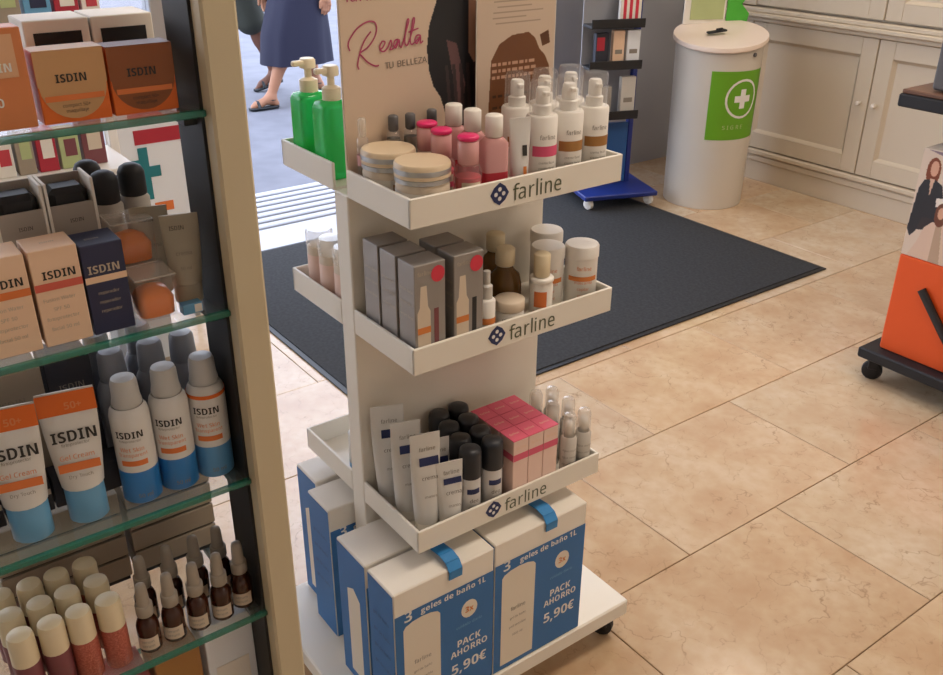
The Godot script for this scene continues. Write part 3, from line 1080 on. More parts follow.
func build_far_shelf() -> void:
	var t := thing("window_shelf", "white shelf of small medicine cartons seen behind the glass shelving", "shelf", Vector3(0, 0, -2.02))
	var s := ST()
	bx(s, Vector3(-0.32, 0.62, 0), Vector3(0.02, 1.24, 0.2), 0.002)
	part(t, "upright", s, "shelf_paint")
	s = ST()
	bx(s, Vector3(0.56, 0.62, -0.09), Vector3(0.02, 1.24, 0.02), 0.002)
	part(t, "upright", s, "shelf_paint")
	var ys := [0.3, 0.52, 0.695, 0.83, 1.108]
	for y in ys:
		s = ST()
		bx(s, Vector3(0.12, y, 0), Vector3(0.86, 0.014, 0.2), 0.002)
		part(t, "board", s, "shelf_paint")
	var cols := [["white_card", "pink_liquid"], ["navy_card", "ink_white"], ["foam_mauve", "label_paper"], ["taupe_card", "leaf_pale"], ["white_card", "navy_card"], ["dress_navy", "peach_card"], ["red_band", "white_card"], ["tube_blue", "white_card"], ["pink_card", "magenta"], ["leaf_pale", "foam_mauve"]]
	var cname := {"white_card": "white", "navy_card": "navy", "foam_mauve": "mauve", "taupe_card": "taupe", "dress_navy": "dark blue", "red_band": "red", "tube_blue": "light blue", "pink_card": "pink", "leaf_pale": "pale green"}
	var lname := {"pink_liquid": "red", "ink_white": "white", "label_paper": "cream", "leaf_pale": "green", "navy_card": "navy", "peach_card": "peach", "white_card": "white", "magenta": "magenta", "foam_mauve": "mauve"}
	var rowname := ["lowest", "middle", "topmost"]
	var rng := RandomNumberGenerator.new()
	rng.seed = 12
	var ri := 0
	for y in [0.7026, 0.8376, 1.1156]:
		var x := 0.2
		var k := 0
		while x < 0.51:
			var w := rng.randf_range(0.03, 0.05)
			var h := rng.randf_range(0.07, 0.1) if y < 1 else rng.randf_range(0.09, 0.12)
			var c: Array = cols[(k * 3 + ri * 4) % cols.size()]
			if ri == 2:
				c = [["tube_blue", "white_card"], ["white_card", "navy_card"], ["pink_card", "magenta"], ["taupe_card", "leaf_pale"], ["tube_blue", "navy_card"], ["red_band", "white_card"], ["white_card", "pink_liquid"], ["white_card", "navy_card"]][k % 8]
			var o := thing("medicine_carton", "small %s carton with %s label, %s from the left on the %s far shelf" % [cname[c[0]], lname[c[1]], ordinal(k), rowname[ri]], "carton", Vector3(x + w / 2, y, -2.0), 0.0, "cartons on the far shelf")
			box_part(o, "body", Vector3(0, h / 2, 0), Vector3(w, h, 0.05), c[0], 0.001)
			box_part(o, "label", Vector3(0.002, h * 0.55, 0.0255), Vector3(w * 0.6, h * 0.45, 0.001), c[1], 0)
			x += w + 0.006
			k += 1
		ri += 1
	# white board with a teal cross by the shop window
	var b := thing("cross_board", "white standing board with a teal cross and red band by the window", "sign", Vector3(0.88, 0, -2.95))
	box_part(b, "board", Vector3(0, 0.43, 0), Vector3(0.24, 0.6, 0.012), "board_white", 0.002)
	for x in [-0.08, 0.08]:
		box_part(b, "foot", Vector3(x, 0.0675, 0), Vector3(0.02, 0.135, 0.08), "alu", 0.002)
	s = ST()
	bx(s, Vector3(-0.015, 0.515, 0.0075), Vector3(0.03, 0.17, 0.003))
	bx(s, Vector3(-0.047, 0.545, 0.0075), Vector3(0.035, 0.035, 0.003))
	bx(s, Vector3(0.017, 0.52, 0.0075), Vector3(0.035, 0.035, 0.003))
	part(b, "cross_emblem", s, "teal")
	box_part(b, "red_band", Vector3(0.035, 0.7, 0.0075), Vector3(0.16, 0.045, 0.003), "red_band", 0)
	box_part(b, "red_band", Vector3(0.04, 0.633, 0.0075), Vector3(0.15, 0.045, 0.003), "red_band", 0)
	box_part(b, "orange_label", Vector3(0.03, 0.4, 0.0075), Vector3(0.06, 0.03, 0.003), "stripe_orange", 0)
# ------------------------------------------------------------------ products on the stand
func cyl(r: float, y0: float, y1: float, b := 0.002) -> Array:
	return [Vector2(0, y0), Vector2(r - b, y0), Vector2(r, y0 + b), Vector2(r, y1 - b), Vector2(r - b, y1), Vector2(0, y1)]

func lathe_part(p: Node3D, nm: String, prof: Array, m: String, seg := 20) -> MeshInstance3D:
	var s := ST()
	lathe(s, prof, seg)
	return part(p, nm, s, m)

# squeeze tube standing on its cap, crimped flat at the top
func tube(p: Node3D, w: float, h: float, cap_h: float, cap_r: float, m: String, cap_m: String) -> void:
	var s := ST()
	lathe(s, cyl(cap_r, 0, cap_h), 18, Vector3.ZERO, 1, 0.86)
	part(p, "cap", s, cap_m)
	s = ST()
	var rings := []
	for i in 9:
		var u := i / 8.0
		var rx := lerpf(cap_r * 1.06, w / 2, sin(u * PI / 2))
		var rz := lerpf(cap_r * 0.95, 0.0012, pow(u, 1.25))
		rings.append(oval(Vector3(0, lerpf(cap_h, h * 0.94, u), 0), rx, rz, 18))
	rings.append(oval(Vector3(0, h, 0), w / 2, 0.0011, 18))
	loft(s, rings)
	part(p, "body", s, m)

# height of the front of the tube body at height y
func tube_z(h: float, cap_h: float, cap_r: float, y: float) -> float:
	var u := clampf((y - cap_h) / (h * 0.94 - cap_h), 0, 1)
	return lerpf(cap_r * 0.95, 0.0012, pow(u, 1.25))

# slanted print patch following a tube's front
func tube_patch(p: Node3D, nm: String, h: float, cap_h: float, cap_r: float, x0: float, x1: float, y0: float, y1: float, m: String) -> void:
	var s := ST()
	var n := 4
	for i in n:
		var a := lerpf(y0, y1, i / float(n))
		var b := lerpf(y0, y1, (i + 1) / float(n))
		var za := tube_z(h, cap_h, cap_r, a) + 0.0006
		var zb := tube_z(h, cap_h, cap_r, b) + 0.0006
		face(s, [Vector3(x0, a, za), Vector3(x1, a, za), Vector3(x1, b, zb), Vector3(x0, b, zb)], Vector3(0, 0.15, 1).normalized())
	part(p, nm, s, m)

func tube_text(p: Node3D, txt: String, f: Font, th: float, h: float, cap_h: float, cap_r: float, x: float, y: float, m: String, squeeze := 1.0) -> void:
	var s := ST()
	var z0 := tube_z(h, cap_h, cap_r, y - th)
	var z1 := tube_z(h, cap_h, cap_r, y + th)
	var up := Vector3(0, 2 * th, z1 - z0).normalized()
	write(s, txt, f, th, Vector3(x, y, (z0 + z1) / 2 + 0.0009), Vector3.RIGHT, up, squeeze)
	part(p, "lettering", s, m)

func stock_top_tray() -> void:
	var y := 0.9625
	# two cream jars
	var jar := thing("cream_jar", "round body butter jar with gold lid at the front corner of the top tray", "jar", Vector3(0.669, y, -1.024), -0.6, "body butter jars")
	lathe_part(jar, "body", [Vector2(0, 0), Vector2(0.034, 0), Vector2(0.037, 0.004), Vector2(0.0375, 0.04), Vector2(0.036, 0.046), Vector2(0, 0.046)], "label_paper", 28)
	var s := ST()
	wrap_print(s, 0.0379, 0.008, 0.036, -1.5, 0.5, 12)
	part(jar, "label", s, "white_card")
	s = ST()
	wrap_print(s, 0.0382, 0.014, 0.03, -0.1, 0.4, 6)
	part(jar, "gold_patch", s, "band_brown")
	s = ST()
	write_round(s, "farline", sans, 0.008, 0.0383, 0.025, -0.8)
	part(jar, "lettering", s, "ink")
	lathe_part(jar, "collar", [Vector2(0.0365, 0.046), Vector2(0.0385, 0.047), Vector2(0.0385, 0.053), Vector2(0.0365, 0.054)], "alu", 28)
	lathe_part(jar, "lid_ring", [Vector2(0.0394, 0.059), Vector2(0.0396, 0.061), Vector2(0.0396, 0.064), Vector2(0.0394, 0.066)], "alu", 28)
	lathe_part(jar, "lid", [Vector2(0.037, 0.053), Vector2(0.0392, 0.054), Vector2(0.0392, 0.07), Vector2(0.037, 0.073), Vector2(0, 0.074)], "gold_cream", 28)
	again(jar, "cream_jar", "round body butter jar with gold lid behind the front one, top tray", Vector3(0.665, y, -1.105), -0.3, "body butter jars")
	# small clear vials against the header
	var v := thing("travel_bottle", "small clear bottle with dark cap at the left by the header board", "bottle", Vector3(0.641, y, -1.1405 + 0.006), 0, "small clear bottles by the header")
	lathe_part(v, "body", cyl(0.0085, 0, 0.085), "clear_plastic", 12)
	lathe_part(v, "label", [Vector2(0.0088, 0.045), Vector2(0.0088, 0.06)], "pink_glass", 12)
	lathe_part(v, "cap", cyl(0.006, 0.085, 0.112), "clear_lid", 12)
	var v2 := thing("travel_bottle", "small clear bottle with black cap in the middle by the header board", "bottle", Vector3(0.722, y, -1.1345), 0, "small clear bottles by the header")
	lathe_part(v2, "body", cyl(0.0095, 0, 0.085), "clear_plastic", 12)
	lathe_part(v2, "label", [Vector2(0.0098, 0.05), Vector2(0.0098, 0.075)], "ink_soft", 12)
	lathe_part(v2, "cap", cyl(0.0075, 0.085, 0.108), "display_grey", 12)
	again(v2, "travel_bottle", "small clear bottle with black cap left of the others by the header board", Vector3(0.695, y, -1.138), 0, "small clear bottles by the header")
	again(v2, "travel_bottle", "small clear bottle with black cap beside the printed dark hair", Vector3(0.762, y, -1.138), 0, "small clear bottles by the header")
	# pink bottles with magenta caps
	var m := thing("pink_bottle", "clear bottle of pink lotion with magenta cap, nearest the tray rim", "bottle", Vector3(0.732, y, -1.005), -0.5, "magenta capped bottles")
	lathe_part(m, "liquid", [Vector2(0, 0.001), Vector2(0.017, 0.001), Vector2(0.018, 0.004), Vector2(0.018, 0.045), Vector2(0, 0.045)], "pink_liquid")
	lathe_part(m, "bottle", [Vector2(0, 0), Vector2(0.018, 0), Vector2(0.0192, 0.003), Vector2(0.0192, 0.055), Vector2(0.015, 0.062)], "clear_plastic")
	s = ST()
	wrap_print(s, 0.0195, 0.012, 0.04, -0.6, 0.9, 8)
	part(m, "label", s, "label_paper")
	s = ST()
	wrap_print(s, 0.0197, 0.022, 0.03, -0.6, 0.9, 8)
	part(m, "stripe", s, "band_pink")
	lathe_part(m, "clear_cap", cyl(0.0148, 0.062, 0.095), "pink_glass")
	lathe_part(m, "cap", cyl(0.0152, 0.095, 0.102), "magenta")
	again(m, "pink_bottle", "clear bottle of pink lotion with magenta cap, middle of the diagonal row", Vector3(0.722, y, -1.055), -0.5, "magenta capped bottles")
	again(m, "pink_bottle", "clear bottle of pink lotion with magenta cap, furthest back by the jars", Vector3(0.728, y, -1.1), -0.5, "magenta capped bottles")
	# pink bottles with white caps
	var w := thing("lotion_bottle", "square pink lotion bottle with white cap beside the white tube", "bottle", Vector3(0.783, y, -1.014), -0.25, "white capped pink bottles")
	s = ST()
	loft(s, [oval(Vector3(0, 0, 0), 0.018, 0.013, 20, 4), oval(Vector3(0, 0.003, 0), 0.0195, 0.0145, 20, 4), oval(Vector3(0, 0.042, 0), 0.0195, 0.0145, 20, 4)])
	part(w, "liquid", s, "pink_liquid")
	s = ST()
	loft(s, [oval(Vector3(0, 0.042, 0), 0.0195, 0.0145, 20, 4), oval(Vector3(0, 0.082, 0), 0.0195, 0.0145, 20, 4), oval(Vector3(0, 0.09, 0), 0.012, 0.011, 20, 3)])
	part(w, "bottle", s, "pink_glass")
	lathe_part(w, "cap", cyl(0.0125, 0.09, 0.121), "white_plastic")
	again(w, "lotion_bottle", "square pink lotion bottle with white cap in the middle of its row", Vector3(0.778, y, -1.058), -0.25, "white capped pink bottles")
	again(w, "lotion_bottle", "square pink lotion bottle with white cap below the dark hair print", Vector3(0.775, y, -1.1), -0.25, "white capped pink bottles")
	# white tube
	var t := thing("cream_tube", "slim white cream tube between pink bottles and pump bottles", "tube", Vector3(0.822, y, -1.005), -0.3)
	tube(t, 0.032, 0.113, 0.018, 0.012, "tube_white", "white_plastic")
	tube_patch(t, "print", 0.113, 0.018, 0.012, 0.002, 0.009, 0.06, 0.075, "ink")
	tube_patch(t, "print", 0.113, 0.018, 0.012, 0.003, 0.008, 0.03, 0.045, "band_orange")
	# airless pump bottles under clear overcaps
	var spots := [[0.868, -1.012, 0, "band_pink", "white pump bottle with pink band in front row of the top tray"], [0.918, -1.012, 0, "band_brown", "white pump bottle with brown band in the middle of the front row"], [0.969, -1.012, 0, "band_brown", "white pump bottle with brown band at the right end of the front row"], [0.872, -1.075, 1, "band_brown", "white pump bottle behind the pink banded one on the top tray"], [0.922, -1.072, 1, "band_brown", "white pump bottle at the middle of the back row"], [0.974, -1.072, 1, "band_brown", "white pump bottle at the right end of the back row"]]
	for e in spots:
		var b := thing("pump_bottle", e[4], "bottle", Vector3(e[0], y, e[1]), -0.35, "white pump bottles on the top tray")
		lathe_part(b, "body", [Vector2(0, 0), Vector2(0.0215, 0), Vector2(0.023, 0.002), Vector2(0.023, 0.108), Vector2(0.021, 0.111), Vector2(0, 0.111)], "white_plastic", 24)
		lathe_part(b, "pump", [Vector2(0.013, 0.111), Vector2(0.013, 0.124), Vector2(0.01, 0.126), Vector2(0.01, 0.146), Vector2(0.008, 0.149), Vector2(0, 0.149)], "white_plastic", 16)
		box_part(b, "nozzle", Vector3(0.0, 0.142, 0.012), Vector3(0.008, 0.006, 0.014), "white_plastic", 0.001)
		lathe_part(b, "overcap", [Vector2(0.019, 0.111), Vector2(0.0185, 0.155), Vector2(0.0165, 0.159), Vector2(0, 0.16)], "clear_plastic", 20)
		s = ST()
		wrap_print(s, 0.0233, 0.054, 0.069, -0.9, 1.6, 14)
		part(b, "band", s, e[3])
		s = ST()
		write_round(s, "farline", sans, 0.0065, 0.0234, 0.082, 0.1)
		for k in 3:
			write_round(s, "crema facial", sans, 0.0035, 0.0234, 0.045 - k * 0.008, 0.1)
		part(b, "lettering", s, "ink_soft")
	# leaflet in a clear holder
	var im := Image.create(160, 300, false, Image.FORMAT_RGB8)
	im.fill(Color("cdb7a2"))
	var rng := RandomNumberGenerator.new()
	rng.seed = 3
	for k in 9:
		im.fill_rect(Rect2i(22 + rng.randi_range(0, 20), 8 + k * 8, rng.randi_range(60, 110), 2), Color("a89482"))
	polygon(im, PackedVector2Array([Vector2(28, 128), Vector2(44, 104), Vector2(70, 92), Vector2(104, 90), Vector2(118, 100), Vector2(128, 118), Vector2(140, 128), Vector2(150, 146), Vector2(152, 164), Vector2(138, 172), Vector2(126, 190), Vector2(124, 300), Vector2(28, 300), Vector2(24, 200)]), Color("6e4222"))
	polygon(im, PackedVector2Array([Vector2(128, 96), Vector2(146, 90), Vector2(150, 110), Vector2(134, 114)]), Color("5a3418"))
	polygon(im, PackedVector2Array([Vector2(30, 205), Vector2(124, 200), Vector2(120, 262), Vector2(34, 268)]), Color("7d5534"))
	for k in 3:
		var yy := 132 + k * 10
		var x := 30
		while x < 112:
			var ww := rng.randi_range(5, 12)
			im.fill_rect(Rect2i(x, yy, ww, 5), Color("c49a80"))
			x += ww + 3
	for k in 5:
		var yy := 182 + k * 18
		var x := 32
		while x < 112:
			var ww := rng.randi_range(5, 14)
			im.fill_rect(Rect2i(x, yy, ww, 4), Color("3c2312"))
			x += ww + 4
	im.fill_rect(Rect2i(40, 250, 60, 4), Color("c4a68a"))
	print_material("leaflet_print", im, 0.4)
	var lf := thing("leaflet_holder", "brown printed leaflet on a clear foot in front of the header", "leaflet", Vector3(0.914, y, -1.132))
	box_part(lf, "sheet", Vector3(0, 0.146, 0), Vector3(0.152, 0.29, 0.002), "white_card", 0)
	s = ST()
	panel(s, Vector3(-0.075, 0.002, 0.0014), Vector3(0.15, 0, 0), Vector3(0, 0.288, 0))
	part(lf, "printed_picture", s, "leaflet_print", "brown cream smear print with lines of text")
	box_part(lf, "foot", Vector3(0, 0.001, 0.008), Vector3(0.158, 0.002, 0.02), "clear_plastic", 0)
	# green soap pumps at the back
	var g := thing("soap_pump", "green liquid soap pump bottle nearer the header on the rear tray", "soap bottle", Vector3(0.655, y, -1.245), 0.0, "green soap pumps")
	s = ST()
	loft(s, [oval(Vector3(0, 0, 0), 0.024, 0.022, 24, 4.5), oval(Vector3(0, 0.004, 0), 0.0265, 0.0245, 24, 4.5), oval(Vector3(0, 0.106, 0), 0.0265, 0.0245, 24, 4.5), oval(Vector3(0, 0.114, 0), 0.023, 0.021, 24, 3.5), oval(Vector3(0, 0.117, 0), 0.0125, 0.0125, 24, 2)])
	part(g, "body", s, "green_soap")
	lathe_part(g, "collar", [Vector2(0.013, 0.115), Vector2(0.0142, 0.116), Vector2(0.0142, 0.134), Vector2(0.0075, 0.137), Vector2(0.0055, 0.138), Vector2(0.0055, 0.152)], "cream_plastic", 16)
	lathe_part(g, "pump_head", [Vector2(0.0055, 0.15), Vector2(0.0125, 0.152), Vector2(0.0125, 0.163), Vector2(0.01, 0.166), Vector2(0, 0.166)], "cream_plastic", 16)
	box_part(g, "spout", Vector3(-0.016, 0.16, 0.004), Vector3(0.024, 0.008, 0.009), "cream_plastic", 0.002)
	again(g, "soap_pump", "green liquid soap pump bottle at the far corner of the rear tray", Vector3(0.655, y, -1.318), 0.0, "green soap pumps")

func stock_middle_tray() -> void:
	var y := 0.7415
	var s: SurfaceTool
	# silver serum cartons
	var grid := [[0.6275, -1.008, "silver serum carton at the front left corner of the middle tray"], [0.694, -1.0075, "silver serum carton, second in the front row of the middle tray"], [0.6275, -1.057, "silver serum carton behind the corner one on the middle tray"], [0.6275, -1.105, "silver serum carton at the back left of the middle tray"], [0.694, -1.055, "silver serum carton behind the second one in the front row"]]
	for i in grid.size():
		var e: Array = grid[i]
		var b := thing("serum_carton", e[2], "carton", Vector3(e[0] + 0.0265, y, e[1]), 0.0, "silver serum cartons")
		box_part(b, "body", Vector3(0, 0.08, 0), Vector3(0.052, 0.16, 0.042), "silver_card", 0.001)
		s = ST()
		face(s, [Vector3(-0.022, 0.012, 0.0213), Vector3(0.0, 0.012, 0.0213), Vector3(0.0, 0.088, 0.0213), Vector3(-0.004, 0.096, 0.0213), Vector3(-0.006, 0.128, 0.0213), Vector3(-0.016, 0.128, 0.0213), Vector3(-0.018, 0.096, 0.0213), Vector3(-0.022, 0.088, 0.0213)], Vector3.BACK)
		var p := part(b, "bottle_print", s, "label_paper", "printed picture of a serum bottle")
		s = ST()
		face(s, [Vector3(-0.022, 0.055, 0.0216), Vector3(0.0, 0.055, 0.0216), Vector3(0.0, 0.065, 0.0216), Vector3(-0.022, 0.065, 0.0216)], Vector3.BACK)
		part(p, "band_print", s, "band_orange")
		s = ST()
		face(s, [Vector3(0.006, 0.008, 0.0213), Vector3(0.014, 0.008, 0.0213), Vector3(0.014, 0.09, 0.0213), Vector3(0.006, 0.09, 0.0213)], Vector3.BACK)
		part(b, "stripe", s, "black_satin" if i % 2 == 1 else "foam_mauve")
		s = ST()
		var q := []
		for k in 14:
			q.append(Vector3(0.013 + sin(TAU * k / 14) * 0.0115, 0.142 + cos(TAU * k / 14) * 0.0125, 0.0217))
		face(s, q, Vector3.BACK)
		part(b, "sticker", s, "sticker_red", "round red sticker")
		s = ST()
		write(s, "farline", sans, 0.006, Vector3(-0.009, 0.147, 0.0213), Vector3.RIGHT, Vector3.UP)
		for k in 3:
			write(s, "serum facial", sans, 0.0045, Vector3(-0.0263, 0.12 - k * 0.02, 0), Vector3.BACK, Vector3.UP)
		part(b, "lettering", s, "ink_light")
	# small serum bottle without its carton
	var sb := thing("serum_bottle", "small white serum bottle with orange band right of the silver cartons", "bottle", Vector3(0.763, y, -1.0), -0.4)
	lathe_part(sb, "body", cyl(0.0135, 0, 0.075, 0.003), "white_plastic")
	s = ST()
	wrap_print(s, 0.0138, 0.036, 0.046, -1.2, 1.2, 10)
	part(sb, "band", s, "band_orange")
	lathe_part(sb, "cap", [Vector2(0.009, 0.075), Vector2(0.009, 0.095), Vector2(0.0055, 0.098), Vector2(0.0055, 0.118), Vector2(0, 0.12)], "frost_clear", 14)
	# low jar
	var lj := thing("day_cream_jar", "low white jar with printed label in front of the amber bottle", "jar", Vector3(0.815, y, -1.0095), -0.4)
	lathe_part(lj, "body", cyl(0.0225, 0, 0.04, 0.003), "white_plastic", 24)
	lathe_part(lj, "lid", cyl(0.0235, 0.04, 0.058, 0.002), "label_paper", 24)
	s = ST()
	for k in 3:
		write_round(s, "crema dia", sans, 0.005, 0.0229, 0.03 - k * 0.009, -0.1)
	part(lj, "lettering", s, "ink_soft")
	# amber flask
	var a := thing("amber_bottle", "wide amber bottle with white cap on the middle tray", "bottle", Vector3(0.843, y, -1.058), -0.4, "amber bottles")
	lathe_part(a, "body", [Vector2(0, 0), Vector2(0.024, 0), Vector2(0.0265, 0.004), Vector2(0.0265, 0.06), Vector2(0.023, 0.075), Vector2(0.014, 0.084), Vector2(0.012, 0.09)], "amber_clear", 24)
	lathe_part(a, "cap", cyl(0.0155, 0.09, 0.119), "cream_plastic", 18)
	s = ST()
	wrap_print(s, 0.0269, 0.01, 0.045, -0.9, 0.6, 10)
	part(a, "label", s, "label_paper")
	again(a, "amber_bottle", "amber bottle with white cap partly hidden behind the front amber one", Vector3(0.87, y, -1.118), -0.4, "amber bottles")
	# white bottle with orange print
	var b2 := thing("lotion_bottle", "white lotion bottle with orange label between amber bottle and jars", "bottle", Vector3(0.873, y, -1.004), -0.4)
	lathe_part(b2, "body", [Vector2(0, 0), Vector2(0.017, 0), Vector2(0.0185, 0.002), Vector2(0.0185, 0.068), Vector2(0.016, 0.074), Vector2(0, 0.074)], "white_plastic", 22)
	lathe_part(b2, "collar", cyl(0.0195, 0.074, 0.082, 0.002), "white_plastic", 22)
	lathe_part(b2, "cap", cyl(0.013, 0.082, 0.12), "cream_plastic", 18)
	s = ST()
	wrap_print(s, 0.0188, 0.036, 0.062, -0.9, 0.2, 10)
	part(b2, "band", s, "stripe_orange")
	s = ST()
	for k in 3:
		write_round(s, "loción", sans, 0.006, 0.0189, 0.028 - k * 0.009, -0.4)
	part(b2, "lettering", s, "ink_orange")
	# white jars
	var spots := [[0.9725, -1.022, "white jar with orange print at the right end of the middle tray"], [0.9215, -1.047, "white jar with orange print second from the right end"], [0.968, -1.105, "white jar at the back right of the middle tray by the column"]]
	for e in spots:
		var j := thing("treatment_jar", e[2], "jar", Vector3(e[0], y, e[1]), -0.45, "white jars with orange print")
		lathe_part(j, "body", [Vector2(0, 0), Vector2(0.025, 0), Vector2(0.0265, 0.002), Vector2(0.0265, 0.088), Vector2(0, 0.088)], "white_plastic", 28)
		lathe_part(j, "lid", [Vector2(0.0265, 0.088), Vector2(0.0278, 0.089), Vector2(0.0278, 0.106), Vector2(0.026, 0.109), Vector2(0, 0.109)], "white_plastic", 28)
		s = ST()
		wrap_print(s, 0.0268, 0.052, 0.06, -1.1, 0.8, 14)
		part(j, "band", s, "band_orange")
		s = ST()
		for k in 5:
			write_round(s, ["farline", "", "mascarilla", "capilar", "300 ml"][k], sans, 0.0065 if k == 0 else 0.0048, 0.0269, 0.074 - k * 0.012, -0.1)
		part(j, "lettering", s, "ink_orange")
	# rear tray jars
	var rj := thing("cotton_jar", "clear lidded jar nearest the column on the rear middle tray", "jar", Vector3(0.652, y, -1.222), 0.0, "clear lidded jars")
	lathe_part(rj, "body", cyl(0.0215, 0, 0.085, 0.003), "label_paper", 22)
	lathe_part(rj, "label", [Vector2(0.0218, 0.012), Vector2(0.0218, 0.07)], "pink_card", 22)
	lathe_part(rj, "lid", [Vector2(0.0222, 0.085), Vector2(0.0228, 0.086), Vector2(0.0228, 0.108), Vector2(0.02, 0.112), Vector2(0, 0.113)], "clear_lid", 22)
	again(rj, "cotton_jar", "clear lidded jar in the middle of the rear middle tray", Vector3(0.652, y, -1.272), 0.3, "clear lidded jars")
	again(rj, "cotton_jar", "clear lidded jar at the far corner of the rear middle tray", Vector3(0.656, y, -1.322), 0.6, "clear lidded jars")

func stock_bottom_tray() -> void:
	var y := 0.4195
	var s: SurfaceTool
	# white tubes at the left
	var tubes := [[0.662, -1.021, 0.05, 0.185, -0.25, 0.0, "white cream tube with navy print at the front corner of the bottom tray"], [0.697, -1.0055, 0.046, 0.128, -0.25, 0.0, "short white cream tube in front of the tall corner tube"], [0.656, -1.068, 0.05, 0.185, -0.3, 0.0, "white cream tube just behind the corner tube"], [0.654, -1.12, 0.056, 0.19, -0.35, 0.0, "white cream tube at the back left of the bottom tray"], [0.7, -1.047, 0.046, 0.148, -0.25, 0.0, "short white cream tube half hidden behind another short tube"]]
	for e in tubes:
		var t := thing("hand_cream_tube", e[6], "tube", Vector3(e[0], y, e[1]), e[4], "white tubes on the bottom tray")
		var h: float = e[3]
		tube(t, e[2], h, 0.022, 0.0185, "tube_white", "white_plastic")
		tube_patch(t, "print", h, 0.022, 0.0185, -0.012, e[2] * 0.4, h * 0.7, h * 0.78, "logo_navy")
		tube_text(t, "farline", sans, 0.007, h, 0.022, 0.0185, 0.002, h * 0.86, "ink_soft")
		tube_text(t, "crema", sans, 0.007, h, 0.022, 0.0185, 0.004, h * 0.58, "grey_ink")
		tube_text(t, "manos", sans, 0.005, h, 0.022, 0.0185, 0.004, h * 0.4, "ink_soft")
	# roll-on deodorants
	var dd := [[0.7385, -1.0055, "front row, beside the short tube"], [0.783, -1.0055, "front row, beside the pink cartons"], [0.745, -1.042, "second row, left"], [0.786, -1.042, "second row, right"], [0.752, -1.084, "third row, left"], [0.792, -1.084, "third row, right"], [0.76, -1.125, "back row, left"], [0.8, -1.125, "back row, right"]]
	var proto: Node3D
	for i in dd.size():
		var e: Array = dd[i]
		var lab: String = "white deodorant with charcoal cap on the bottom tray, " + e[2]
		var at := Vector3(e[0], y, e[1])
		if i == 0:
			proto = thing("deodorant", lab, "deodorant", at, -0.4, "charcoal capped deodorants")
			lathe_part(proto, "body", [Vector2(0, 0), Vector2(0.016, 0), Vector2(0.0175, 0.002), Vector2(0.0175, 0.085), Vector2(0.0165, 0.09), Vector2(0, 0.09)], "deo_white", 22)
			lathe_part(proto, "cap", [Vector2(0.018, 0.086), Vector2(0.019, 0.087), Vector2(0.0185, 0.13), Vector2(0.017, 0.136), Vector2(0.012, 0.139), Vector2(0, 0.14)], "cap_black", 22)
			s = ST()
			wrap_print(s, 0.0178, 0.058, 0.068, -0.5, 0.8, 8)
			part(proto, "print", s, "logo_navy")
			s = ST()
			write_round(s, "deo", sans, 0.007, 0.0178, 0.045, 0.2)
			write_round(s, "roll-on", sans, 0.005, 0.0178, 0.03, 0.2)
			part(proto, "lettering", s, "grey_ink")
		else:
			again(proto, "deodorant", lab, at, -0.4, "charcoal capped deodorants")
	# pink cartons
	for r in 3:
		for c in 3:
			var lab := "pink topped white carton, %s from the left in the %s row" % [ordinal(c), ["front", "middle", "back"][r]]
			var at := Vector3(0.8285 + c * 0.0325, y, -1.0055 - r * 0.0405)
			if r == 0 and c == 0:
				proto = thing("lip_balm_carton", lab, "carton", at, 0.0, "pink cartons on the bottom tray")
				box_part(proto, "body", Vector3(0, 0.0645, 0), Vector3(0.0315, 0.129, 0.039), "pink_card", 0.0008)
				box_part(proto, "top_flap", Vector3(0, 0.1297, 0), Vector3(0.0315, 0.0014, 0.039), "pink_top", 0)
				s = ST()
				face(s, [Vector3(-0.0157, 0.09, 0.01985), Vector3(0.0157, 0.09, 0.01985), Vector3(0.0157, 0.103, 0.01985), Vector3(-0.0157, 0.103, 0.01985)], Vector3.BACK)
				face(s, [Vector3(-0.0161, 0.09, -0.0195), Vector3(-0.0161, 0.09, 0.0195), Vector3(-0.0161, 0.103, 0.0195), Vector3(-0.0161, 0.103, -0.0195)], Vector3.LEFT)
				part(proto, "stripe", s, "pink_top")
				s = ST()
				write(s, "farline", sans, 0.0055, Vector3(0, 0.115, 0.0199), Vector3.RIGHT, Vector3.UP)
				write(s, "farline", sans, 0.005, Vector3(0, 0.1306, 0), Vector3.RIGHT, Vector3.FORWARD)
				part(proto, "lettering", s, "peach_card")
			else:
				again(proto, "lip_balm_carton", lab, at, 0.0, "pink cartons on the bottom tray")
	# frosted clear bottles at the right
	var fb := [[0.982, -1.0, "front right corner"], [0.95, -1.002, "front row next to the pink cartons"], [0.985, -1.045, "second row, right"], [0.952, -1.05, "second row, left"], [0.985, -1.09, "third row, right"], [0.953, -1.097, "third row, left"]]
	for i in fb.size():
		var e: Array = fb[i]
		var lab: String = "slim frosted bottle on the bottom tray, " + e[2]
		var at := Vector3(e[0], y, e[1])
		if i == 0:
			proto = thing("mist_bottle", lab, "bottle", at, -0.4, "frosted bottles on the bottom tray")
			lathe_part(proto, "body", [Vector2(0, 0), Vector2(0.013, 0), Vector2(0.0145, 0.002), Vector2(0.0145, 0.08), Vector2(0.011, 0.086)], "frost_clear", 18)
			lathe_part(proto, "overcap", [Vector2(0.0125, 0.086), Vector2(0.012, 0.12), Vector2(0.0095, 0.127), Vector2(0, 0.129)], "clear_lid", 18)
			lathe_part(proto, "sprayer", cyl(0.007, 0.086, 0.112), "white_plastic", 12)
			s = ST()
			for k in 3:
				write_round(s, "agua micelar", sans, 0.004, 0.0149, 0.06 - k * 0.014, 0.0)
			part(proto, "lettering", s, "ink_soft")
		else:
			again(proto, "mist_bottle", lab, at, -0.4, "frosted bottles on the bottom tray")
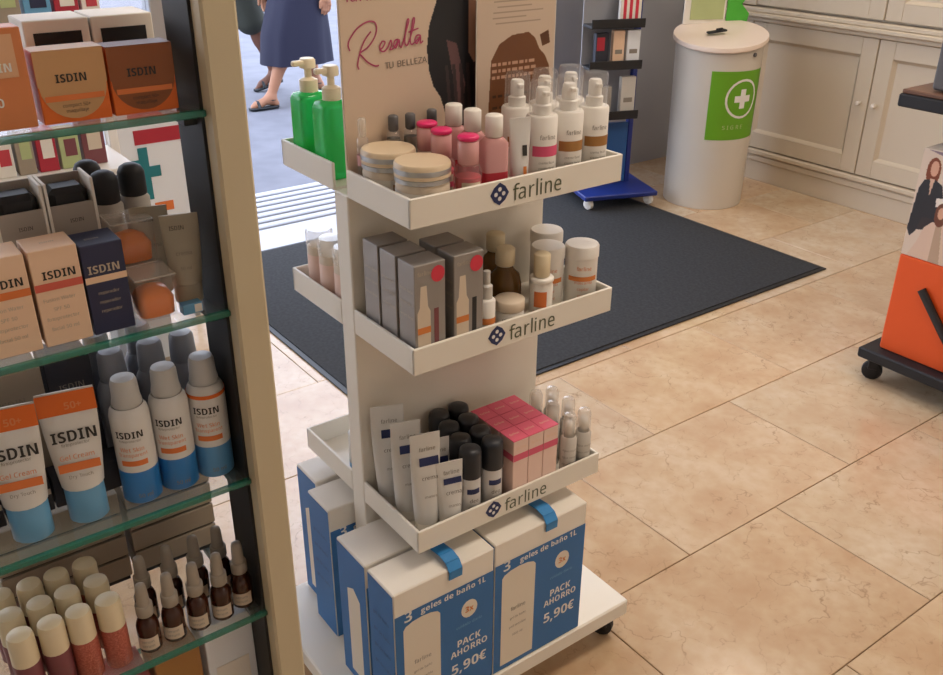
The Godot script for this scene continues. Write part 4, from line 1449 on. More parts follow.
	# a lone bottle on the rear tray
	var lone := thing("tonic_bottle", "clear tonic bottle with blue foot on the rear bottom tray", "bottle", Vector3(0.655, y, -1.222))
	lathe_part(lone, "body", cyl(0.019, 0, 0.09, 0.003), "frost_clear", 20)
	lathe_part(lone, "blue_foot", [Vector2(0.0193, 0.006), Vector2(0.0193, 0.03)], "tube_blue", 20)
	lathe_part(lone, "cap", cyl(0.012, 0.09, 0.115), "white_plastic", 16)

# gift pack of three bath gels: w wide, h tall, d deep, printed front on +z and end on -x
func gel_pack(label: String, at: Vector3, w: float, h: float, d: float, end_print: bool, strap := true) -> void:
	var t := thing("gel_pack", label, "gift pack", at, 0.0, "blue bath gel packs")
	var y0 := h - 0.046
	box_part(t, "carton", Vector3(0, h / 2, 0), Vector3(w, h, d), "pack_white", 0.002)
	var s := ST()
	var zf := d / 2 + 0.0005
	face(s, [Vector3(-w / 2 + 0.001, 0.002, zf), Vector3(w / 2 - 0.001, 0.002, zf), Vector3(w / 2 - 0.001, y0, zf), Vector3(-w / 2 + 0.001, y0, zf)], Vector3.BACK)
	var xf := -w / 2 - 0.0005
	face(s, [Vector3(xf, 0.002, -d / 2 + 0.001), Vector3(xf, 0.002, d / 2 - 0.001), Vector3(xf, h - 0.004, d / 2 - 0.001), Vector3(xf, h - 0.004, -d / 2 + 0.001)], Vector3.LEFT)
	part(t, "blue_print", s, "pack_blue")
	zf += 0.0004
	# picture of the gel bottle
	s = ST()
	var bw := w * 0.36
	var bx0 := -w / 2 + 0.016
	var pts := [Vector3(bx0, 0.012, zf), Vector3(bx0 + bw, 0.012, zf), Vector3(bx0 + bw, y0 - 0.034, zf)]
	for k in 7:
		var a := PI * k / 6.0
		pts.append(Vector3(bx0 + bw / 2 + cos(a) * bw / 2, y0 - 0.034 + sin(a) * 0.013, zf))
	pts.append(Vector3(bx0, y0 - 0.034, zf))
	face(s, pts, Vector3.BACK)
	var gp := part(t, "bottle_picture", s, "gel_print", "printed picture of a white gel bottle")
	s = ST()
	write(s, "farline", sans, 0.0085, Vector3(bx0 + bw * 0.5, y0 * 0.55, zf + 0.0004), Vector3.RIGHT, Vector3.UP)
	for k in 3:
		write(s, ["gel de baño", "piel sensible", "1000 ml"][k], sans, 0.005, Vector3(bx0 + bw * 0.5, y0 * (0.46 - 0.08 * k), zf + 0.0004), Vector3.RIGHT, Vector3.UP)
	part(gp, "lettering", s, "ink_soft")
	s = ST()
	write(s, "3", bold, 0.022, Vector3(-w / 2 + 0.026, y0 - 0.008, zf), Vector3.RIGHT, Vector3.UP)
	write(s, "geles de baño 1L", bold, 0.0115, Vector3(0.016, y0 - 0.011, zf), Vector3.RIGHT, Vector3.UP, 1.02)
	var cx := w * 0.24
	write(s, "PACK", bold, 0.0145, Vector3(cx, y0 * 0.5, zf), Vector3.RIGHT, Vector3.UP)
	write(s, "AHORRO", bold, 0.0135, Vector3(cx, y0 * 0.42, zf), Vector3.RIGHT, Vector3.UP)
	write(s, "5,90€", bold, 0.0215, Vector3(cx, y0 * 0.27, zf), Vector3.RIGHT, Vector3.UP)
	part(t, "lettering", s, "ink_white")
	s = ST()
	var q := []
	for k in 16:
		q.append(Vector3(cx + sin(TAU * k / 16) * 0.0165, y0 - 0.056 + cos(TAU * k / 16) * 0.0185, zf))
	face(s, q, Vector3.BACK)
	var seal := part(t, "seal", s, "gel_print", "pale round seal")
	s = ST()
	write(s, "3x", bold, 0.012, Vector3(cx, y0 - 0.056, zf + 0.0004), Vector3.RIGHT, Vector3.UP)
	part(seal, "lettering", s, "band_orange")
	s = ST()
	write(s, "cuidado diario", sans, 0.006, Vector3(cx, y0 - 0.087, zf), Vector3.RIGHT, Vector3.UP)
	part(t, "lettering", s, "tube_blue")
	if end_print:
		s = ST()
		xf -= 0.0004
		face(s, [Vector3(xf, 0.02, -d * 0.18), Vector3(xf, 0.02, d * 0.26), Vector3(xf, h * 0.68, d * 0.26), Vector3(xf, h * 0.74, 0.004), Vector3(xf, h * 0.7, -d * 0.18)], Vector3.LEFT)
		part(t, "bottle_picture", s, "gel_print")
	else:
		s = ST()
		xf -= 0.0004
		for k in 4:
			write(s, "gel de baño", sans, 0.007, Vector3(xf, h * (0.75 - 0.12 * k), 0), Vector3.BACK, Vector3.UP)
		part(t, "lettering", s, "pack_blue_dark")
	if strap:
		s = ST()
		var pr := []
		for e in [[-d / 2 + 0.004, h + 0.001], [-d * 0.2, h + 0.008], [d * 0.2, h + 0.012], [d * 0.42, h + 0.008], [d / 2 + 0.003, h - 0.004], [d / 2 + 0.002, h - 0.02]]:
			pr.append(Vector3(0.018, e[1], e[0]))
		for i in pr.size() - 1:
			var a: Vector3 = pr[i]
			var b: Vector3 = pr[i + 1]
			var up := Vector3(0, b.z - a.z, -(b.y - a.y)).normalized()
			var ww := Vector3(0.013, 0, 0)
			var th := up * 0.0012
			face(s, [a - ww + th, b - ww + th, b + ww + th, a + ww + th], up)
			face(s, [a - ww, b - ww, b + ww, a + ww], -up)
		part(t, "strap", s, "strap_blue", "blue carrying strap")

func stock_base() -> void:
	var y := 0.0925
	gel_pack("blue three-gel gift pack at the front left of the stand's base", Vector3(0.6505, y, -0.99), 0.197, 0.293, 0.078, false)
	gel_pack("blue three-gel gift pack at the front right of the stand's base", Vector3(0.856, y, -0.993), 0.206, 0.293, 0.078, false)
	gel_pack("blue gift pack with gel picture on its end, behind the front left pack", Vector3(0.65, y, -1.083), 0.197, 0.293, 0.094, true, false)
	gel_pack("blue gift pack on the rear of the base nearest the column", Vector3(0.668, y, -1.237), 0.19, 0.293, 0.078, false, false)
	gel_pack("blue gift pack at the far rear corner of the stand's base", Vector3(0.685, y, -1.325), 0.18, 0.293, 0.076, true, false)

# ------------------------------------------------------------------ products on the glass shelves
func stock_left_unit() -> void:
	var s: SurfaceTool
	var F := -0.925
	# top shelf: compact powder cartons
	var y: float = LY[0] + 0.0005
	var cb := [[0.151, 0.062, 0.089, "coral_card", "coral_pale", "coral carton with a pale label, leftmost on the top glass shelf"], [0.2185, 0.0625, 0.066, "isdin_tan", "isdin_tan_disc", "tan and orange compact carton in the middle of the top shelf"], [0.284, 0.063, 0.064, "isdin_brown", "isdin_brown_disc", "brown and orange compact carton beside the post on the top shelf"]]
	for i in 3:
		var e: Array = cb[i]
		var w: float = e[1]
		var h: float = e[2]
		var t := thing("compact_carton", e[5], "carton", Vector3(e[0], y, F - 0.016), 0.0, "compact cartons on the top shelf")
		box_part(t, "carton", Vector3(0, h / 2, 0), Vector3(w, h, 0.03), e[3] if i == 0 else "isdin_orange", 0.0008)
		s = ST()
		var z := 0.0154
		if i == 0:
			face(s, [Vector3(-w / 2 + 0.004, h * 0.52, z), Vector3(w / 2 - 0.008, h * 0.52, z), Vector3(w / 2 - 0.008, h * 0.94, z), Vector3(-w / 2 + 0.004, h * 0.94, z)], Vector3.BACK)
			part(t, "label", s, e[4])
			s = ST()
			write(s, "ISDIN", bold, 0.0075, Vector3(0.004, h * 0.62, z + 0.0004), Vector3.RIGHT, Vector3.UP)
			write(s, "50", bold, 0.008, Vector3(0.0, h * 0.28, z), Vector3.RIGHT, Vector3.UP)
			part(t, "lettering", s, "ink_white")
		else:
			# coloured field that ends in a disc at the bottom
			var pts := [Vector3(-w / 2, h, z), Vector3(-w / 2, h * 0.52, z)]
			for k in 15:
				var a := PI * (1.0 + k / 14.0)
				pts.append(Vector3(cos(a) * w * 0.485, h * 0.52 + sin(a) * h * 0.47, z))
			pts.append(Vector3(w / 2, h * 0.52, z))
			pts.append(Vector3(w / 2, h, z))
			var cpt := Vector3(0, h * 0.6, z)
			for k in pts.size():
				face(s, [cpt, pts[k], pts[(k + 1) % pts.size()]], Vector3.BACK)
			part(t, "printed_disc", s, e[3])
			s = ST()
			face(s, [Vector3(-w * 0.43, h * 0.31, z + 0.0004), Vector3(w * 0.43, h * 0.31, z + 0.0004), Vector3(w * 0.43, h * 0.39, z + 0.0004), Vector3(-w * 0.43, h * 0.39, z + 0.0004)], Vector3.BACK)
			part(t, "stripe", s, "stripe_orange")
			s = ST()
			write(s, "ISDIN", bold, 0.0075, Vector3(-0.001, h * 0.62, z + 0.0005), Vector3.RIGHT, Vector3.UP)
			for k in 2:
				write(s, ["compact 50+", "maquillaje"][k], sans, 0.0032, Vector3(0, h * (0.235 - 0.075 * k), z + 0.0005), Vector3.RIGHT, Vector3.UP)
			part(t, "lettering", s, "ink")
			box_part(t, "top_flap", Vector3(0, h + 0.0003, 0), Vector3(w, 0.0006, 0.03), e[4], 0)
	for i in 2:
		var t := thing("open_box", ["white open front box with black inside, left one behind the compacts", "white open front box with black inside, right one behind the compacts"][i], "box", Vector3(0.236 + 0.0655 * i, y, -1.045), 0.0, "white open boxes")
		box_part(t, "body", Vector3(0, 0.04, -0.01), Vector3(0.063, 0.08, 0.06), "white_card", 0.001)
		box_part(t, "window", Vector3(0, 0.057, 0.0205), Vector3(0.046, 0.022, 0.002), "black_plastic", 0)
	# second shelf
	y = LY[1] + 0.0005
	var pc := [[0.121, "stripe_orange", "peach and white sunscreen carton with orange stripe at the shelf's left"], [0.1705, "stripe_red", "peach and white sunscreen carton with red stripe beside the navy carton"]]
	for e in pc:
		var t := thing("sunscreen_carton", e[2], "carton", Vector3(e[0], y, F - 0.024), 0.0, "peach sunscreen cartons")
		box_part(t, "carton", Vector3(0, 0.0515, 0), Vector3(0.046, 0.103, 0.044), "peach_card", 0.0008)
		s = ST()
		var z := 0.0224
		face(s, [Vector3(-0.0229, 0.06, z), Vector3(0.0229, 0.06, z), Vector3(0.0229, 0.068, z), Vector3(-0.0229, 0.068, z)], Vector3.BACK)
		part(t, "stripe", s, e[1])
		s = ST()
		write(s, "ISDIN", bold, 0.0085, Vector3(0.002, 0.076, z), Vector3.RIGHT, Vector3.UP)
		part(t, "lettering", s, "ink")
		s = ST()
		for k in 4:
			write(s, ["Fusion Water", "SPF 50", "fotoprotector", "facial 50 ml"][k], sans, 0.0038, Vector3(-0.002, 0.05 - k * 0.0105, z), Vector3.RIGHT, Vector3.UP)
		write(s, "ISDIN", sans, 0.004, Vector3(0, 0.1034, 0.002), Vector3.RIGHT, Vector3.FORWARD)
		part(t, "lettering", s, "ink_light")
	var nv := thing("serum_carton", "navy blue sunscreen carton with white lettering band on the second shelf", "carton", Vector3(0.2165, y, F - 0.024))
	box_part(nv, "carton", Vector3(0, 0.049, 0), Vector3(0.042, 0.098, 0.044), "navy_card", 0.0008)
	s = ST()
	face(s, [Vector3(-0.0208, 0.057, 0.0224), Vector3(0.0208, 0.057, 0.0224), Vector3(0.0208, 0.064, 0.0224), Vector3(-0.0208, 0.064, 0.0224)], Vector3.BACK)
	part(nv, "stripe", s, "peach_card")
	s = ST()
	write(s, "ISDIN", bold, 0.0085, Vector3(-0.001, 0.0715, 0.0226), Vector3.RIGHT, Vector3.UP)
	write(s, "ISDIN", sans, 0.004, Vector3(-0.004, 0.0984, 0.004), Vector3.RIGHT, Vector3.FORWARD)
	for k in 3:
		write(s, "reparador", sans, 0.0034, Vector3(0, 0.045 - k * 0.01, 0.0226), Vector3.RIGHT, Vector3.UP)
	part(nv, "lettering", s, "ink_light")
	# clear cases holding orange jars
	for i in 2:
		var t := thing("clear_case", ["small clear case with an orange jar at the front of the second shelf", "taller clear case with an orange jar behind the small one"][i], "case", Vector3(0.2655, y, F - 0.024 - 0.052 * i), 0.0, "clear cases with orange jars")
		var h := 0.047 if i == 0 else 0.094
		var yb := 0.0 if i == 0 else 0.046
		s = ST()
		bx(s, Vector3(0, h / 2, 0), Vector3(0.044, h, 0.044), 0.002)
		part(t, "case", s, "clear_plastic")
		if i == 1:
			box_part(t, "insert", Vector3(0, 0.0235, 0), Vector3(0.041, 0.044, 0.041), "label_paper", 0.001)
		s = ST()
		loft(s, [oval(Vector3(0, yb + 0.002, 0), 0.019, 0.019, 20, 4), oval(Vector3(0, yb + 0.02, 0), 0.0203, 0.0203, 20, 4), oval(Vector3(0, yb + 0.029, 0), 0.015, 0.015, 20, 3), oval(Vector3(0, yb + 0.033, 0), 0.006, 0.006, 20, 2)])
		part(t, "orange_jar", s, "orange_gel")
		box_part(t, "lid", Vector3(0, h + 0.001, 0), Vector3(0.0445, 0.002, 0.0445), "clear_lid", 0.0005)
	# taupe tubes on the right
	for i in 2:
		var t := thing("face_cream_tube", ["taupe cream tube with small print in front of the black post lining", "taupe cream tube standing behind the one by the post"][i], "tube", Vector3(0.3085 - 0.018 * i, y, -0.957 - 0.045 * i), -0.25, "taupe cream tubes")
		tube(t, 0.041, 0.102, 0.024, 0.0155, "taupe_tube", "taupe_tube")
		tube_text(t, "ISDIN", sans, 0.0045, 0.102, 0.024, 0.0155, -0.004, 0.088, "ink")
		tube_text(t, "crema", sans, 0.0045, 0.102, 0.024, 0.0155, 0.0, 0.06, "ink_soft")
		tube_text(t, "50 ml", sans, 0.0035, 0.102, 0.024, 0.0155, 0.0, 0.044, "ink_soft")
	var sm := thing("sample_box", "tiny pale blue sample box at the shelf's edge by the taupe tube", "box", Vector3(0.2985, y, -0.926))
	box_part(sm, "body", Vector3(0, 0.006, 0), Vector3(0.022, 0.012, 0.012), "tube_blue", 0.0008)
	box_part(sm, "label", Vector3(0.006, 0.006, 0.0062), Vector3(0.008, 0.009, 0.0006), "white_card", 0)
	# back row: framed grey cartons with black tops, grey bottles with black caps
	for i in 2:
		var t := thing("display_carton", ["grey open carton of black capped bottles at the back left of the second shelf", "grey open carton of black capped bottles behind the peach cartons"][i], "carton", Vector3(0.163 + 0.0515 * i, y, -1.03), 0.0, "grey open cartons")
		box_part(t, "front_panel", Vector3(0, 0.059, 0.021), Vector3(0.044, 0.118, 0.002), "grey_card", 0)
		for sx in [-1, 1]:
			box_part(t, "side_panel", Vector3(sx * 0.0235, 0.0715, 0), Vector3(0.003, 0.143, 0.046), "white_card", 0.0005)
		box_part(t, "rear_panel", Vector3(0, 0.07, -0.0225), Vector3(0.044, 0.14, 0.002), "grey_card", 0)
		s = ST()
		bx(s, Vector3(0, 0.068, 0), Vector3(0.04, 0.132, 0.034), 0.006)
		part(t, "black_bottle", s, "black_plastic")
		s = ST()
		write(s, "ISDIN", sans, 0.004, Vector3(0.002, 0.1, 0.0224), Vector3.RIGHT, Vector3.UP)
		part(t, "lettering", s, "ink")
	for i in 3:
		var at: Vector3 = [Vector3(0.258, y, -1.0375), Vector3(0.292, y, -1.05), Vector3(0.255, y, -1.09)][i]
		var t := thing("tonic_bottle", ["grey bottle with black cap beside the grey cartons, second shelf", "grey bottle with black cap in front of the white cross board", "grey bottle with black cap at the very back of the second shelf"][i], "bottle", at, 0.0, "black capped grey bottles")
		lathe_part(t, "body", [Vector2(0, 0), Vector2(0.015, 0), Vector2(0.0165, 0.002), Vector2(0.0165, 0.1), Vector2(0.012, 0.106)], "frost_grey" if i == 2 else "grey_card", 20)
		lathe_part(t, "cap", [Vector2(0.014, 0.104), Vector2(0.0148, 0.105), Vector2(0.0148, 0.13), Vector2(0.012, 0.136), Vector2(0.007, 0.139), Vector2(0, 0.139)], "black_plastic", 20)
	# third shelf: tubes and sprays
	y = LY[2] + 0.0005
	var tx := [[0.096, "white and blue sunscreen tube with orange top, second from the right"], [0.1565, "white and blue sunscreen tube with orange top, nearest the sprays"], [0.034, "white and blue sunscreen tube cut by the photo's left edge"]]
	for e in tx:
		var t := thing("sunscreen_tube", e[1], "tube", Vector3(e[0], y, -0.949), -0.18, "orange topped sunscreen tubes")
		var h := 0.163
		tube(t, 0.06, h, 0.046, 0.0215, "tube_white", "tube_blue")
		tube_patch(t, "orange_top", h, 0.046, 0.0215, -0.0298, 0.0298, h * 0.84, h * 0.99, "isdin_orange")
		tube_text(t, "50+", bold, 0.008, h, 0.046, 0.0215, 0.006, h * 0.895, "ink_orange")
		tube_text(t, "ISDIN", bold, 0.0125, h, 0.046, 0.0215, 0.001, h * 0.69, "ink")
		tube_text(t, "fotoprotector", sans, 0.0035, h, 0.046, 0.0215, 0.001, h * 0.63, "ink_soft")
		tube_text(t, "Gel Cream", sans, 0.0055, h, 0.046, 0.0215, 0.0, h * 0.545, "ink_orange")
		tube_patch(t, "stripe", h, 0.046, 0.0215, -0.021, 0.022, h * 0.44, h * 0.5, "stripe_orange")
		tube_text(t, "Dry Touch", sans, 0.004, h, 0.046, 0.0215, 0.0, h * 0.40, "ink_soft")
	var sp := [[0.2195, 0, "white spray with deep blue foot, leftmost of the three front sprays"], [0.2645, 0, "white spray with blue foot between the other two front sprays"], [0.3095, 1, "white spray with orange neck ring beside the post"]]
	for e in sp:
		var t := thing("sunscreen_spray", e[2], "spray bottle", Vector3(e[0], y, -0.9525), -0.42, "sunscreen sprays")
		var r := 0.0222
		lathe_part(t, "foot", [Vector2(0, 0), Vector2(r - 0.002, 0), Vector2(r, 0.002), Vector2(r, 0.044)], ["spray_blue", "spray_blue_pale"][e[1]], 28)
		lathe_part(t, "body", [Vector2(r, 0.044), Vector2(r, 0.112), Vector2(r * 0.93, 0.119), Vector2(r * 0.78, 0.124)], "spray_white", 28)
		lathe_part(t, "cap", [Vector2(r * 0.74, 0.124), Vector2(r * 0.76, 0.128), Vector2(r * 0.7, 0.134), Vector2(r * 0.66, 0.152), Vector2(r * 0.58, 0.157), Vector2(0, 0.158)], "cap_grey", 24)
		if e[1] == 1:
			lathe_part(t, "neck_ring", [Vector2(r * 1.012, 0.1095), Vector2(r * 1.012, 0.1145)], "isdin_orange", 28)
		s = ST()
		write_round(s, "ISDIN", bold, 0.0085, r + 0.0004, 0.094, -0.02)
		part(t, "lettering", s, "ink")
		s = ST()
		write_round(s, "fotoprotector", sans, 0.003, r + 0.0004, 0.086, -0.02)
		write_round(s, "50 ml", sans, 0.005, r + 0.0004, 0.012, 0.3)
		part(t, "lettering", s, "ink_soft")
		s = ST()
		write_round(s, "Wet Skin", sans, 0.0052, r + 0.0004, 0.075, 0.0)
		write_round(s, "Transparent", sans, 0.0045, r + 0.0004, 0.067, 0.0)
		part(t, "lettering", s, "ink_orange")
		s = ST()
		wrap_print(s, r + 0.0003, 0.053, 0.06, -0.65, 0.7, 12)
		part(t, "stripe", s, "stripe_orange")
	var rs := [[0.226, -1.02, "frosted grey spray behind the leftmost front spray"], [0.272, -1.02, "frosted grey spray behind the middle front spray"], [0.311, -1.02, "frosted grey spray behind the spray by the post"], [0.225, -1.075, "frosted grey spray in the last row, left"], [0.276, -1.075, "frosted grey spray in the last row, right"]]
	var proto: Node3D
	for i in rs.size():
		var e: Array = rs[i]
		var at := Vector3(e[0], y, e[1])
		if i == 0:
			proto = thing("frosted_spray", e[2], "spray bottle", at, 0.0, "frosted grey sprays")
			lathe_part(proto, "body", [Vector2(0, 0), Vector2(0.0195, 0), Vector2(0.021, 0.002), Vector2(0.021, 0.112), Vector2(0.016, 0.124)], "frost_grey", 24)
			lathe_part(proto, "cap", [Vector2(0.0155, 0.124), Vector2(0.016, 0.13), Vector2(0.0145, 0.156), Vector2(0.012, 0.16), Vector2(0, 0.161)], "frost_grey", 24)
		else:
			again(proto, "frosted_spray", e[2], at, 0.0, "frosted grey sprays")
	var bk := [["taupe_card", 0.113, 0.072, 0.165, "taupe carton standing behind the sunscreen tubes"], ["dark_card", 0.1775, 0.05, 0.168, "dark navy carton standing behind the right sunscreen tube"], ["taupe_card", 0.043, 0.062, 0.165, "taupe carton behind the leftmost sunscreen tube"]]
	for e in bk:
		var t := thing("storage_carton", e[4], "carton", Vector3(e[1], y, -1.04), 0.0, "cartons behind the sunscreen tubes")
		box_part(t, "carton", Vector3(0, e[3] / 2, 0), Vector3(e[2], e[3], 0.05), e[0], 0.001)
		s = ST()
		write(s, "ISDIN", sans, 0.008, Vector3(0, e[3] * 0.78, 0.0254), Vector3.RIGHT, Vector3.UP)
		for k in 3:
			write(s, "protector solar", sans, 0.004, Vector3(0, e[3] * (0.66 - 0.08 * k), 0.0254), Vector3.RIGHT, Vector3.UP)
		part(t, "lettering", s, "ink_soft")
	for i in 4:
		var t := thing("flat_carton", "flat dark carton with a cream price strip lying behind the tubes, %s from the left" % ordinal(i), "carton", Vector3(0.06 + 0.052 * i - 0.01, y, -0.996), 0.0, "flat dark cartons")
		box_part(t, "carton", Vector3(0, 0.02, 0), Vector3(0.05, 0.04, 0.03), "dark_card", 0.001)
		box_part(t, "price_strip", Vector3(0.014, 0.026, 0.0154), Vector3(0.02, 0.007, 0.0008), "label_paper", 0)
	var wc := thing("white_carton", "white carton at the back of the spray shelf by the post", "carton", Vector3(0.295, y, -1.13))
	box_part(wc, "carton", Vector3(0, 0.086, 0), Vector3(0.07, 0.172, 0.04), "board_white", 0.001)
	box_part(wc, "label", Vector3(0, 0.06, 0.0204), Vector3(0.05, 0.05, 0.0008), "ink_light", 0)
	# fourth shelf: foam pumps and droppers
	y = LY[3] + 0.0005
	var fx := [0.0535, 0.0865, 0.1175, 0.1515]
	for r in 3:
		for c in 4:
			var lab := "foam bottle with cream cap, %s from the left in the %s row" % [ordinal(c), ["front", "second", "back"][r]]
			var t := thing("foam_bottle", lab, "bottle", Vector3(fx[c] - 0.002 * r, y, -0.934 - 0.041 * r), 0.0, "cream capped foam bottles")
			var red := c >= 2
			lathe_part(t, "body", [Vector2(0, 0), Vector2(0.0145, 0), Vector2(0.0155, 0.0015), Vector2(0.0155, 0.056), Vector2(0.014, 0.06)], "speckled_red" if red else "foam_mauve", 20)
			lathe_part(t, "cap", [Vector2(0.0142, 0.058), Vector2(0.0152, 0.0585), Vector2(0.0148, 0.092), Vector2(0.0135, 0.0975), Vector2(0.008, 0.1), Vector2(0, 0.1005)], "cream_plastic", 20)
	var dx := [[0.1905, -0.934], [0.222, -0.934], [0.2545, -0.934], [0.286, -0.934], [0.3165, -0.94], [0.205, -0.985], [0.24, -0.985], [0.275, -0.985], [0.307, -0.985]]
	for i in dx.size():
		var lab := ("amber dropper bottle with white label, %s from the left in front" % ordinal(i)) if i < 5 else ("amber dropper bottle with white label, %s from the left in the rear row" % ordinal(i - 5))
		var at := Vector3(dx[i][0], y, dx[i][1])
		if i == 0:
			proto = thing("dropper_bottle", lab, "bottle", at, -0.35, "amber dropper bottles")
			lathe_part(proto, "body", [Vector2(0, 0), Vector2(0.0125, 0), Vector2(0.0138, 0.0015), Vector2(0.0138, 0.038), Vector2(0.0115, 0.045), Vector2(0.007, 0.049), Vector2(0.007, 0.053)], "amber", 20)
			s = ST()
			wrap_print(s, 0.0141, 0.006, 0.025, -1.1, 0.9, 12)
			var lb := part(proto, "label", s, "label_paper")
			s = ST()
			for k in 2:
				write_round(s, "serum", sans, 0.004, 0.0144, 0.019 - 0.007 * k, -0.1)
			part(lb, "lettering", s, "ink_soft")
			lathe_part(proto, "collar", cyl(0.0105, 0.053, 0.07, 0.001), "rubber_grey", 16)
			lathe_part(proto, "dropper_bulb", [Vector2(0.0085, 0.07), Vector2(0.0078, 0.074), Vector2(0.007, 0.092), Vector2(0.006, 0.098), Vector2(0.003, 0.1005), Vector2(0, 0.101)], "rubber_grey", 14)
		else:
			again(proto, "dropper_bottle", lab, at, -0.35, "amber dropper bottles")
	for i in 2:
		var t := thing("grooved_carton", ["taupe grooved carton at the back of the dropper shelf, left", "taupe grooved carton at the back of the dropper shelf, right"][i], "carton", Vector3(0.1355 + 0.1575 * i - (0.0 if i == 0 else 0.015), y, -1.1), 0.0, "taupe grooved cartons")
		var w := 0.155 if i == 0 else 0.115
		for k in 4:
			box_part(t, "board", Vector3(0, 0.0235 + 0.035 * k, 0), Vector3(w, 0.0315, 0.06), "taupe_card", 0.001)
		box_part(t, "core", Vector3(0, 0.072, 0), Vector3(w - 0.006, 0.144, 0.052), "black_satin", 0)
	# fifth shelf
	y = LY[4] + 0.0005
	var c5 := [["board_white", 0.298, 0.068, 0.17, "white carton on the lowest glass shelf by the post"], ["band_brown", 0.226, 0.06, 0.15, "brown patterned carton on the lowest glass shelf"], ["foam_red", 0.16, 0.06, 0.13, "red carton on the lowest glass shelf at left"]]
	for e in c5:
		var t := thing("floor_carton", e[4], "carton", Vector3(e[1], y, -1.0), 0.0, "cartons on the lowest glass shelf")
		box_part(t, "carton", Vector3(0, e[3] / 2, 0), Vector3(e[2], e[3], 0.07), e[0], 0.001)
		box_part(t, "label", Vector3(0, e[3] * 0.4, 0.0354), Vector3(e[2] * 0.7, e[3] * 0.3, 0.0008), "label_paper" if e[0] != "board_white" else "white_card", 0)
# ------------------------------------------------------------------ pedestrians
# bones: [from, to, radius at from, radius at to]; meshed as surface nets on a grid
func field(p: Vector3, bones: Array, k: float) -> float:
	var d := 1e9
	for b in bones:
		var ab: Vector3 = b[1] - b[0]
		var t := clampf((p - b[0]).dot(ab) / maxf(ab.length_squared(), 1e-9), 0, 1)
		var e: float = p.distance_to(b[0] + ab * t) - lerpf(b[2], b[3], t)
		var h := clampf(0.5 + 0.5 * (d - e) / k, 0, 1)
		d = lerpf(d, e, h) - k * h * (1.0 - h) if d < 1e8 else e
	return d

func nets(s: SurfaceTool, bones: Array, cell: float, k: float) -> void:
	var lo := Vector3.ONE * 1e9
	var hi := -lo
	for b in bones:
		for e in [[b[0], b[2]], [b[1], b[3]]]:
			lo = lo.min(e[0] - Vector3.ONE * (e[1] + cell * 2))
			hi = hi.max(e[0] + Vector3.ONE * (e[1] + cell * 2))
	var n := Vector3i(((hi - lo) / cell).ceil()) + Vector3i.ONE
	var val := PackedFloat32Array()
	val.resize(n.x * n.y * n.z)
	val.fill(1.0)
	for z in n.z:
		for y in n.y:
			for x in n.x:
				val[(z * n.y + y) * n.x + x] = 9.0
	# only cells near a bone are measured
	for b in bones:
		var r: float = maxf(b[2], b[3]) + cell * 2.5
		var l: Vector3 = (Vector3(b[0]).min(b[1]) - Vector3.ONE * r - lo) / cell
		var h: Vector3 = (Vector3(b[0]).max(b[1]) + Vector3.ONE * r - lo) / cell
		for z in range(maxi(0, int(l.z)), mini(n.z, int(h.z) + 1)):
			for y in range(maxi(0, int(l.y)), mini(n.y, int(h.y) + 1)):
				for x in range(maxi(0, int(l.x)), mini(n.x, int(h.x) + 1)):
					var i := (z * n.y + y) * n.x + x
					if val[i] > 8.0:
						val[i] = field(lo + Vector3(x, y, z) * cell, bones, k)
	var vid := {}
	var pts := []
	for z in n.z - 1:
		for y in n.y - 1:
			for x in n.x - 1:
				var sum := Vector3.ZERO
				var cnt := 0
				var i0 := (z * n.y + y) * n.x + x
				var c := [val[i0], val[i0 + 1], val[i0 + n.x], val[i0 + n.x + 1], val[i0 + n.x * n.y], val[i0 + n.x * n.y + 1], val[i0 + n.x * n.y + n.x], val[i0 + n.x * n.y + n.x + 1]]
				var inside := 0
				for q in c:
					if q < 0:
						inside += 1
				if inside == 0 or inside == 8:
					continue
				for e in [[0, 1], [2, 3], [4, 5], [6, 7], [0, 2], [1, 3], [4, 6], [5, 7], [0, 4], [1, 5], [2, 6], [3, 7]]:
					var va: float = c[e[0]]
					var vb: float = c[e[1]]
					if (va < 0) != (vb < 0):
						var t := va / (va - vb)
						var pa := Vector3(e[0] & 1, (e[0] >> 1) & 1, (e[0] >> 2) & 1)
						var pb := Vector3(e[1] & 1, (e[1] >> 1) & 1, (e[1] >> 2) & 1)
						sum += pa.lerp(pb, t)
						cnt += 1
				vid[i0] = pts.size()
				pts.append(lo + (Vector3(x, y, z) + sum / cnt) * cell)
	var nor := []
	for p in pts:
		var h := cell * 0.5
		nor.append(Vector3(field(p + Vector3(h, 0, 0), bones, k) - field(p - Vector3(h, 0, 0), bones, k), field(p + Vector3(0, h, 0), bones, k) - field(p - Vector3(0, h, 0), bones, k), field(p + Vector3(0, 0, h), bones, k) - field(p - Vector3(0, 0, h), bones, k)).normalized())
	var st := [1, n.x, n.x * n.y]
	for i0 in vid:
		var x: int = i0 % n.x
		var y: int = (i0 / n.x) % n.y
		var z: int = i0 / (n.x * n.y)
		var q := [x, y, z]
		for ax in 3:
			var u := (ax + 1) % 3
			var v := (ax + 2) % 3
			if q[u] == 0 or q[v] == 0:
				continue
			if (val[i0] < 0) == (val[i0 + st[ax]] < 0):
				continue
			var a: int = vid.get(i0, -1)
			var b: int = vid.get(i0 - st[u], -1)
			var c: int = vid.get(i0 - st[u] - st[v], -1)
			var d: int = vid.get(i0 - st[v], -1)
			if mini(mini(a, b), mini(c, d)) < 0:
				continue
			tri(s, pts[a], pts[b], pts[c], nor[a], nor[b], nor[c])
			tri(s, pts[a], pts[c], pts[d], nor[a], nor[c], nor[d])

